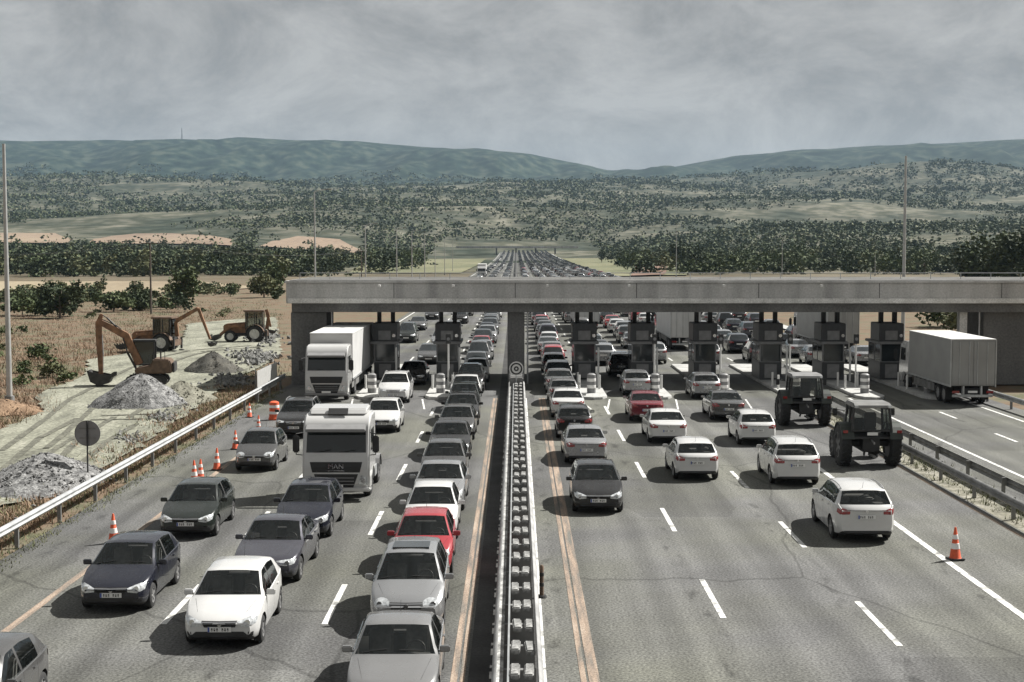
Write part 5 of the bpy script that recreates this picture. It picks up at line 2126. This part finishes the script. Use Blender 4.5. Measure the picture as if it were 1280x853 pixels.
M['tractor_red'] = simple('tractor_faded_red', (.10, .03, .025), .5, vary=.3)
M['tractor_green'] = simple('tractor_dark_green', (.022, .028, .022), .5, vary=.4)
M['tractor_roof'] = simple('tractor_roof_grey', (.16, .16, .155), .5, vary=.2)
farm_tractor((14.25, 58.0, .008), PI, M['tractor_green'], M['tractor_roof'], 'dark farm tractor nearest the camera on the right shoulder, behind the white off-roader', 'farm tractors on the shoulder')
farm_tractor((14.3, 71.2, .008), PI, M['tractor_green'], M['booth_grey'], 'dark farm tractor farther off on the right shoulder, left of the other one', 'farm tractors on the shoulder')


# ------------------------------------------------------------------ construction machines
def limb(m, a, b, w0, w1, d):
    """tapered box beam between two points of the local y-z plane"""
    a, b = Vector((0, *a)), Vector((0, *b))
    n = (b - a).normalized()
    u = Vector((0, -n.z, n.y))
    vs = []
    for p, w_ in ((a, w0), (b, w1)):
        for x, q in ((-d, -w_), (d, -w_), (d, w_), (-d, w_)):
            vs.append(p + Vector((x, 0, 0)) + u * q)
    m.add(vs, [(0, 1, 2, 3), (7, 6, 5, 4), (0, 4, 5, 1), (1, 5, 6, 2), (2, 6, 7, 3), (3, 7, 4, 0)])


def bucket(m, y, z, w, s, k=1):
    pr = [(0, .55), (.12, .15), (.42, 0), (.78, .10), (.90, .35), (.82, .36), (.70, .16), (.42, .08), (.20, .2), (.08, .56)]
    m.prism([(y + k * a * s, z + b * s) for a, b in pr], -w, w, 'X')
    full = [(0, .55), (.12, .15), (.42, 0), (.78, .10), (.90, .35)]
    for x in (-w, w):
        m.prism([(y + k * a * s, z + b * s) for a, b in full], x - .02, x + .02, 'X')
    for i in range(5):
        x = -w + .06 + (2 * w - .12) * i / 4
        m.box((x, y + k * .93 * s, z + .40 * s), (.06, .10 * s, .14 * s))


def excavator(loc, rz, label):
    t = empty('excavator', loc, rz)
    for s in (-1, 1):
        m = MB()
        pr = [(-1.35, .35), (-1.2, .08), (-.9, .0), (.9, .0), (1.2, .08), (1.35, .35), (1.2, .60), (.9, .68), (-.9, .68), (-1.2, .60)]
        m.prism(pr, s * .72 - .22, s * .72 + .22, 'X')
        for k in range(18):
            m.box((s * .72, -1.0 + k * .118, .705), (.46, .05, .05))
            m.box((s * .72, -1.0 + k * .118, -.005), (.46, .05, .03))
        tr = m.build('track', M['rubber'], t, bevel=.03)
        for y in (-.95, -.4, .2, .8):
            MB().cyl((s * .95, y, .34), (s * .97, y, .34), .18, n=16).build('track_roller', M['bucket'], tr)
    MB().bb(-.6, .6, -.8, .8, .35, .75).build('undercarriage', M['chassis'], t)
    MB().prism([(-.7, .8), (-.7, 1.15), (.3, 1.35), (.45, 1.75), (1.5, 1.7), (1.65, 1.2), (1.6, .8)], -.95, .95, 'X').build('house', M['orange_dirty'], t, bevel=.08)
    MB().bb(-.8, .8, 1.62, 1.78, .85, 1.5).build('counterweight', M['chassis'], t, bevel=.05)
    m = MB()
    for x in (-.92, -.05):
        for y in (-.85, .42):
            m.box((x, y, 2.05), (.07, .07, 1.5))
    m.bb(-.96, 0, -.88, .46, 1.28, 1.36)
    m.build('cab_frame', M['chassis'], t)
    MB().bb(-1.0, .04, -.95, .52, 2.78, 2.92).build('cab_roof', M['chassis'], t, bevel=.03)
    g = MB()
    g.bb(-.90, -.07, -.86, -.85, 1.37, 2.77)
    g.bb(-.93, -.92, -.80, .38, 1.37, 2.77)
    g.bb(-.04, -.03, -.80, .38, 1.37, 2.77)
    g.build('cab_window', M['glass_dark'], t)
    m = MB()
    limb(m, (-.5, 1.35), (-1.35, 3.25), .26, .22, .13)
    limb(m, (-1.30, 3.18), (-3.15, 4.2), .23, .15, .13)
    bo = m.build('boom', M['orange'], t, bevel=.02)
    m = MB()
    m.cyl((.2, -.66, 1.0), (.2, -1.22, 2.1), .075, n=10)
    m.cyl((.2, -1.22, 2.1), (.14, -1.5, 3.05), .045, n=10)
    m.build('boom_ram', M['bucket'], bo)
    m = MB()
    limb(m, (-2.85, 4.62), (-3.05, 3.9), .10, .20, .11)
    limb(m, (-3.05, 4.0), (-2.95, .62), .20, .13, .11)
    st = m.build('stick', M['orange'], t, bevel=.02)
    m = MB()
    m.cyl((0, -1.9, 3.75), (0, -2.5, 4.35), .06, n=10)
    m.cyl((0, -2.5, 4.35), (0, -2.82, 4.58), .035, n=10)
    m.build('stick_ram', M['bucket'], st)
    m = MB()
    m.cyl((0, -2.86, 3.3), (0, -2.80, 2.0), .055, n=10)
    m.cyl((0, -2.80, 2.0), (0, -2.82, .9), .035, n=10)
    m.build('bucket_ram', M['ram'], st)
    for x in (-.06, .06):
        MB().tube([(x, -.6, 1.5), (x, -1.2, 3.2), (x, -1.9, 3.85), (x, -2.9, 4.3), (x, -3.22, 3.4), (x, -3.15, 2.0)], .022, 6).build('hose', M['rubber'], bo)
    MB().tube([(.88, .2, 1.35), (.88, .2, 2.0), (.88, 1.2, 2.2), (.88, 1.2, 1.7)], .02, 6).build('grab_rail', M['chassis'], t)
    MB().cyl((.5, .9, 1.7), (.5, .9, 2.25), .05, n=10).build('exhaust', M['chassis'], t, smooth=50)
    m = MB()
    bucket(m, -3.75, .02, .60, 1.75)
    m.build('bucket', M['bucket'], t)
    return tag(t, label, 'excavator')


p = G(183, 481)
excavator((p.x, p.y + .4, yard_z(p.x, p.y) + .0), -PI / 2 + .12, 'orange tracked digger with raised boom and dark bucket on the ground')


def backhoe(loc, rz, label, boom, sc=1.0):
    """wheeled loader-digger, front to -y, rear axle at the origin"""
    t = empty('backhoe_loader', loc, rz)
    t.scale = (sc, sc, sc)
    m = MB()
    m.prism([(-2.85, .75), (-2.9, 1.45), (-2.6, 1.62), (-.85, 1.75), (-.85, .75)], -.42, .42, 'X')
    m.build('bonnet', M['orange'], t, bevel=.06)
    m = MB()
    m.bb(-.40, .40, -2.6, .9, .50, .78)
    m.cyl((-.95, 0, .72), (.95, 0, .72), .14, n=12)
    m.cyl((-.85, -2.2, .5), (.85, -2.2, .5), .11, n=12)
    m.build('chassis', M['chassis'], t)
    m = MB()
    for x in (-.72, .72):
        for y in (-.82, 0.0, .68):
            m.box((x, y, 1.85), (.08, .08, 1.7))
    m.bb(-.78, .78, -.86, .74, .95, 1.2)
    m.build('cab_frame', M['chassis'], t)
    MB().bb(-.86, .86, -1.0, .86, 2.70, 2.86).build('cab_roof', M['orange_dirty'], t, bevel=.04)
    g = MB()
    g.bb(-.68, .68, -.83, -.82, 1.21, 2.69)
    g.bb(-.68, .68, .68, .69, 1.21, 2.69)
    for s in (-1, 1):
        g.bb(s * .735 - .005, s * .735 + .005, -.77, -.05, 1.21, 2.69)
        g.bb(s * .735 - .005, s * .735 + .005, .05, .63, 1.21, 2.69)
    g.build('cab_window', M['clear'], t)
    s_ = MB()
    s_.box((0, .1, 1.35), (.5, .5, .14))
    s_.box((0, .34, 1.7), (.48, .12, .6))
    s_.build('seat', M['interior'], t, bevel=.04)
    for s in (-1, 1):
        m = MB()
        pts = [(-.95, 1.5), (-2.3, 1.35), (-3.25, .55)]
        for a, b in zip(pts, pts[1:]):
            q = MB()
            limb(q, a, b, .13, .11, .06)
            m.add([(x + s * .58, y, z) for x, y, z in q.v], q.f)
        m.build('loader_arm', M['orange'], t)
        q = MB()
        pr = []
        for k in range(9):
            a = math.radians(15 + 150 * k / 8)
            pr.append((.88 * math.cos(a), .72 + .88 * math.sin(a)))
        q.prism(pr + [(y * .95, .72 + (z - .72) * .95) for y, z in reversed(pr)], s * .64, s * 1.2, 'X')
        q.build('fender', M['orange_dirty'], t)
    m = MB()
    bucket(m, -3.15, .1, 1.08, 1.05, -1)
    m.build('loader_bucket', M['bucket'], t)
    big, small = lug_tyre(.72, .42), lug_tyre(.50, .32, 18)
    for src, r, wd, x, y in ((big, .72, .42, .98, 0), (small, .50, .32, .88, -2.2)):
        f = None
        for s in (-1, 1):
            if f is None:
                o = f = src.build('wheel', M['rubber'], t, smooth=40)
            else:
                o = f.copy()
                COL.objects.link(o)
            o.location = (s * x, y, r)
            rim_mesh(r, wd, s, 6).build('rim', M['pale_concrete'], o, smooth=40)
    m = MB()
    m.bb(-.9, .9, .88, 1.05, .45, .95)
    m.build('rear_frame', M['orange_dirty'], t)
    m = MB()
    for a, b in zip(boom, boom[1:3]):
        limb(m, a, b, .17, .13, .10)
    m.build('boom', M['orange'], t, bevel=.02)
    m = MB()
    limb(m, boom[2], boom[3], .13, .09, .09)
    m.build('stick', M['orange'], t, bevel=.02)
    m = MB()
    bucket(m, boom[3][0] - .15, boom[3][1] - .62, .30, .7)
    m.build('bucket', M['bucket'], t)
    m = MB()
    for s in (-1, 1):
        m.bb(s * .85 - .07, s * .85 + .07, .95, 1.1, .15, 1.1)
        m.bb(s * .85 - .18, s * .85 + .18, .85, 1.2, .0, .08)
    m.build('stabiliser', M['chassis'], t)
    return tag(t, label, 'backhoe loader', 'orange machines parked in the yard')


p = G(205, 441)
backhoe((p.x, p.y + .8, yard_z(p.x, p.y) + .02), -PI / 2 - .15, 'dark backhoe loader parked behind the tracked digger, its orange boom stretched right', [(1.0, 1.2), (.9, 2.5), (2.9, 3.6), (3.9, 1.0)])
p = G(318, 429)
backhoe((p.x, p.y + .8, yard_z(p.x, p.y) + .02), -PI / 2 + .06, 'orange backhoe loader farthest right in the yard with its front bucket lowered', [(1.0, 1.1), (1.15, 2.2), (.98, 2.9), (1.35, 1.3)], 1.02)

# ------------------------------------------------------------------ the cars one can tell apart
LQ, RQ = 'cars queueing towards the camera', 'cars driving away on the right side'
NEAR = [
    ('hatchback', 'grey', -9.98, 24.00, True, 'grey car cut off at the lower left corner', LQ),
    ('hatchback', 'dark blue', -9.73, 34.00, True, 'dark blue hatchback in the leftmost lane, beside the lone orange cone', LQ),
    ('hatchback', 'dark green', -9.98, 42.90, True, 'very dark green hatchback in the leftmost lane, next to the pair of orange cones', LQ),
    ('compact', 'grey', -10.28, 56.00, True, 'grey hatchback in the leftmost lane, left of the white lorry cab', LQ),
    ('suv', 'black', -10.28, 66.00, True, 'black off-roader in the leftmost lane, right of the red striped barrel', LQ),
    ('hatchback', 'white', -6.48, 30.90, True, 'white hatchback at the bottom of the second lane from the left', LQ),
    ('saloon', 'slate', -6.58, 36.90, True, 'dark slate saloon right behind the white hatchback in the second lane', LQ),
    ('hatchback', 'dark blue', -6.48, 42.80, True, 'dark bluish hatchback directly in front of the white lorry cab', LQ),
    ('hatchback', 'white', -6.38, 67.80, True, 'white hatchback right behind the white flat-fronted lorry', LQ),
    ('suv', 'white', -6.93, 80.80, True, 'white off-roader beside the tall box lorry before the canopy', LQ),
    ('saloon', 'black', -6.68, 91.50, True, 'black saloon in the shade between the two left booths', LQ),
    ('saloon', 'light grey', -2.32, 26.00, True, 'light grey saloon nearest the camera beside the median barrier', LQ),
    ('mpv', 'silver', -2.50, 32.20, True, 'silver minivan with dark sunroof just ahead of the red car', LQ),
    ('compact', 'red', -2.50, 37.70, True, 'bright red small car in the lane beside the median barrier', LQ),
    ('compact', 'white', -2.55, 42.50, True, 'white hatchback right behind the bright red small car', LQ),
    ('saloon', 'silver', -2.60, 47.20, True, 'silver saloon second behind the bright red small car', LQ),
    ('hatchback', 'grey', -2.70, 52.60, True, 'dark grey hatchback third behind the bright red small car', LQ),
    ('saloon', 'black', -2.75, 58.80, True, 'black saloon fourth behind the bright red small car', LQ),
    ('hatchback', 'grey', -2.75, 65.00, True, 'grey hatchback fifth behind the bright red small car', LQ),
    ('estate', 'black', -2.70, 70.40, True, 'black estate car sixth behind the bright red small car', LQ),
    ('hatchback', 'dark green', -2.80, 76.20, True, 'dark green hatchback in front of the last white car before the canopy', LQ),
    ('saloon', 'white', -2.90, 81.30, True, 'white saloon just before the canopy in the lane beside the median', LQ),
    ('mpv', 'black', -2.80, 87.20, True, 'black minivan entering from the canopy shade beside the median pier', LQ),
    ('hatchback', 'black', 2.72, 47.00, True, 'black hatchback with its headlights to the camera, right of the median barrier', RQ),
    ('saloon', 'silver', 2.80, 57.85, False, 'silver saloon just beyond the black hatchback right of the median', RQ),
    ('hatchback', 'black', 2.72, 65.75, False, 'black hatchback seen from behind, beyond the silver saloon', RQ),
    ('saloon', 'white', 2.68, 73.65, False, 'white saloon in the queue right of the median, third one seen from behind', RQ),
    ('hatchback', 'light grey', 2.65, 79.85, False, 'light grey hatchback in the queue right of the median, fourth one seen from behind', RQ),
    ('saloon', 'silver', 2.62, 86.05, False, 'silver saloon at the canopy shade right of the crash cushion', RQ),
    ('hatchback', 'white', 6.82, 53.85, False, 'white hatchback at the front of the second lane right of the median', RQ),
    ('saloon', 'white', 6.82, 63.95, False, 'white saloon behind which a dark red saloon stands, second lane right', RQ),
    ('saloon', 'dark red', 6.67, 72.25, False, 'dark red saloon in the second lane right of the median', RQ),
    ('hatchback', 'silver', 7.22, 85.05, False, 'silver hatchback about to enter the canopy, above the dark red saloon', RQ),
    ('suv', 'white', 10.47, 42.35, False, 'white off-roader nearest the camera at right, with roof rails', RQ),
    ('suv', 'white', 10.42, 52.55, False, 'white off-roader right beside the near tractor', RQ),
    ('hatchback', 'white', 10.77, 63.55, False, 'white hatchback left of the far tractor', RQ),
    ('saloon', 'grey', 10.82, 72.65, False, 'dark grey saloon in the third lane right of the median', RQ),
    ('hatchback', 'silver', 11.07, 83.25, False, 'silver hatchback beside the third booth island right of the pier', RQ),
    ('mpv', 'black', 7.22, 97.75, False, 'black minivan in the shade between the two booths right of the pier', RQ),
]
for k_, c_, X_, Y_, tw, lb, gr in NEAR:
    o = place_car(k_, c_, X_, Y_, tw, lb, gr, R.uniform(-.015, .015) + (-.02 if c_ == 'slate' else 0))
    if 'sunroof' in lb:
        sr = MB()
        zz = KINDS['mpv']['H'] + .006
        sr.bb(-.44, .44, 2.0, 2.75, zz - .05, zz)
        sr.build('sunroof', M['glass_dark'], o, bevel=.01)

# ------------------------------------------------------------------ cars beyond the booths
kinds = ['hatchback', 'compact', 'hatchback', 'saloon', 'saloon', 'suv', 'mpv', 'estate', 'van']
cols = ['white', 'white', 'silver', 'silver', 'light grey', 'grey', 'black', 'black', 'slate', 'grey', 'light grey', 'silver', 'red', 'dark blue', 'dark green']
LANE = {-10.3: ('the leftmost lane', 14, True), -6.5: ('the second lane from the left', 9, True), -2.75: ('the lane left of the median', 1.2, True), 2.75: ('the lane right of the median', 1.2, False),
        6.6: ('the second lane right of the median', 1.5, False), 10.4: ('the third lane right of the median', 2, False), 14.5: ('the fourth lane right of the median', 3, False),
        18.7: ('the fifth lane right of the median', 2.2, False), 22.7: ('the sixth lane right of the median', 2.5, False), 26.4: ('the rightmost lane', 5, False)}
block = [(14.5, 121, 140), (6.6, 148, 167), (26.4, 113, 133), (18.7, 184, 203), (-10.3, 428, 447)]
ORD = ['nearest', 'second', 'third', 'fourth', 'fifth', 'sixth', 'seventh', 'eighth', 'ninth', 'tenth', 'eleventh', 'twelfth', 'thirteenth', 'fourteenth', 'fifteenth', 'sixteenth', 'seventeenth', 'eighteenth', 'nineteenth', 'twentieth']
count = len(NEAR)
for X, (nm, gap, tw) in LANE.items():
    y = {-2.75: 93.4, 2.75: 92.6}.get(X, 107 + R.uniform(0, 3))
    k = 0
    while y < 208:
        kd = R.choice(kinds)
        L = KINDS[kd]['L']
        if any(bx == X and y + L > a and y < b for bx, a, b in block):
            y += 2
            continue
        c = R.choice(cols)
        place_far(kd, c, X + R.uniform(-.2, .2), y, tw, '%s %s beyond the booths, %s in %s' % (c, {'suv': 'off-roader', 'mpv': 'minivan'}.get(kd, kd), ORD[k] if k < 20 else 'last', nm), 'cars queueing beyond the toll booths')
        count += 1
        k += 1
        y += L + gap + abs(R.gauss(0, gap * .7)) + .6
far_cars = []
for X, (nm, gap, tw) in LANE.items():
    y = 349 + R.uniform(0, 4)
    while y < 1400:
        kd = R.choice(kinds)
        if not any(bx == X and y + 5 > a and y < b for bx, a, b in block):
            far_cars.append((y, X, kd, gap, tw))
        y += KINDS[kd]['L'] + gap * (1 if X > -4 else 3) + 2.5 + abs(R.gauss(0, 4))
far_cars.sort()
take = max(0, 292 - count)
for y, X, kd, gap, tw in far_cars[:take]:
    place_far(kd, R.choice(cols), X + R.uniform(-.25, .25), y, tw, 'tiny distant car in the dense traffic above the canopy roof', 'distant cars seen over the canopy')
df = MB()
fcol = ['white', 'silver', 'grey', 'black', 'light grey', 'slate']
for y, X, kd, gap, tw in far_cars[take:]:
    P = KINDS[kd]
    L, w_, H = P['L'], P['w'], P['H']
    x = X + R.uniform(-.25, .25)
    pr = [(0, .3), (0, P['nose']), (.3, P['lead']), (P['cowl'], P['cz']), (P['dk'], P['dz']), (L, P['tz']), (L, .3)]
    up = [(P['cowl'], P['cz']), (P['r0'], H), (P['r1'], H), (P['dk'], P['dz'])]
    f = (lambda q: y + q) if tw else (lambda q: y + L - q)
    ci = R.randrange(6)
    zr = road_z(y)
    df.prism([(f(a), b + zr) for a, b in pr], x - w_, x + w_, 'X', ci)
    df.prism([(f(a), b + zr) for a, b in up], x - w_ * .82, x + w_ * .82, 'X', 6)
    df.bb(x - w_ * .78, x + w_ * .78, f(P['r0'] + .1) if tw else f(P['r1'] - .1), f(P['r1'] - .1) if tw else f(P['r0'] + .1), zr + H + .004, zr + H + .03, ci)
    for yy in (P['fy'], P['fy'] + P['wb']):
        df.box((x, f(yy), zr + .3), (w_ * 1.96, .6, .59), 7)
tag(df.build('distant_traffic', [PAINT[c] for c in fcol] + [M['far_glass'], M['rubber']]), 'mass of tiny cars filling the motorway towards the horizon', 'traffic', kind='stuff')

# ------------------------------------------------------------------ light, sky, air
S = Vector((.85, .5, 1.0)).normalized()
sun = bpy.data.objects.new('sun', bpy.data.lights.new('sun', 'SUN'))
COL.objects.link(sun)
sun.rotation_euler = S.to_track_quat('Z', 'Y').to_euler()
sun.data.energy = 5.0
sun.data.angle = math.radians(.5)
sun.data.color = (1, .97, .92)
wd = bpy.data.worlds.new('World')
SC.world = wd
wd.use_nodes = True
nt = wd.node_tree
bg = nt.nodes['Background']
sky = nt.nodes.new('ShaderNodeTexSky')
sky.sky_type = 'NISHITA'
sky.sun_disc = False
sky.sun_elevation = math.asin(S.z)
sky.sun_rotation = math.atan2(S.x, S.y)
sky.air_density, sky.dust_density = 1.0, 2.0
tc = nt.nodes.new('ShaderNodeTexCoord')
mp = nt.nodes.new('ShaderNodeMapping')
mp.inputs['Scale'].default_value = (1, 1, 1.7)
nt.links.new(tc.outputs['Generated'], mp.inputs['Vector'])
n1 = nt.nodes.new('ShaderNodeTexNoise')
n1.inputs['Scale'].default_value = 9
n1.inputs['Detail'].default_value = 9
n1.inputs['Roughness'].default_value = .70
n1.inputs['Distortion'].default_value = .4
nt.links.new(mp.outputs['Vector'], n1.inputs['Vector'])
cr = nt.nodes.new('ShaderNodeValToRGB')
e = cr.color_ramp.elements
e[0].position, e[0].color = .36, (2.25, 2.24, 2.20, 1)
e[1].position, e[1].color = .64, (4.0, 3.95, 3.85, 1)
nt.links.new(n1.outputs['Fac'], cr.inputs['Fac'])
cov = nt.nodes.new('ShaderNodeMapRange')
cov.inputs['From Min'].default_value, cov.inputs['From Max'].default_value = .30, .42
cov.inputs['To Min'].default_value, cov.inputs['To Max'].default_value = .93, 1.0
nt.links.new(n1.outputs['Fac'], cov.inputs['Value'])
mx = nt.nodes.new('ShaderNodeMix')
mx.data_type = 'RGBA'
nt.links.new(cov.outputs['Result'], mx.inputs['Factor'])
nt.links.new(sky.outputs['Color'], mx.inputs['A'])
nt.links.new(cr.outputs['Color'], mx.inputs['B'])
nt.links.new(mx.outputs['Result'], bg.inputs['Color'])
bg.inputs['Strength'].default_value = .063

hz = MB().bb(-6400, 6400, -450, 9400, -8, 640).build('haze', [bpy.data.materials.new('haze')])
hm = hz.data.materials[0]
hm.use_nodes = True
hm.node_tree.nodes.clear()
ho = hm.node_tree.nodes.new('ShaderNodeOutputMaterial')
hv = hm.node_tree.nodes.new('ShaderNodeVolumePrincipled')
hv.inputs['Color'].default_value = (.50, .70, .90, 1)
hv.inputs['Density'].default_value = .000042
hm.node_tree.links.new(hv.outputs[0], ho.inputs['Volume'])
tag(hz, 'thin pale bluish haze in front of the far mountains', 'haze', kind='stuff')

for k_ in KINDS:
    if k_ not in used_proto:
        for o in all_children(PROTO[k_]) + [PROTO[k_]]:
            bpy.data.objects.remove(o)
    if k_ not in used_lod:
        bpy.data.objects.remove(LODM[k_])

SC.view_settings.view_transform = 'Standard'
SC.view_settings.look = 'None'
SC.view_settings.gamma = 1
SC.view_settings.use_curve_mapping = False
SC.view_settings.exposure = .95
SC.cycles.max_bounces = 6
SC.cycles.transparent_max_bounces = 12
SC.cycles.volume_bounces = 0
SC.cycles.use_adaptive_sampling = True
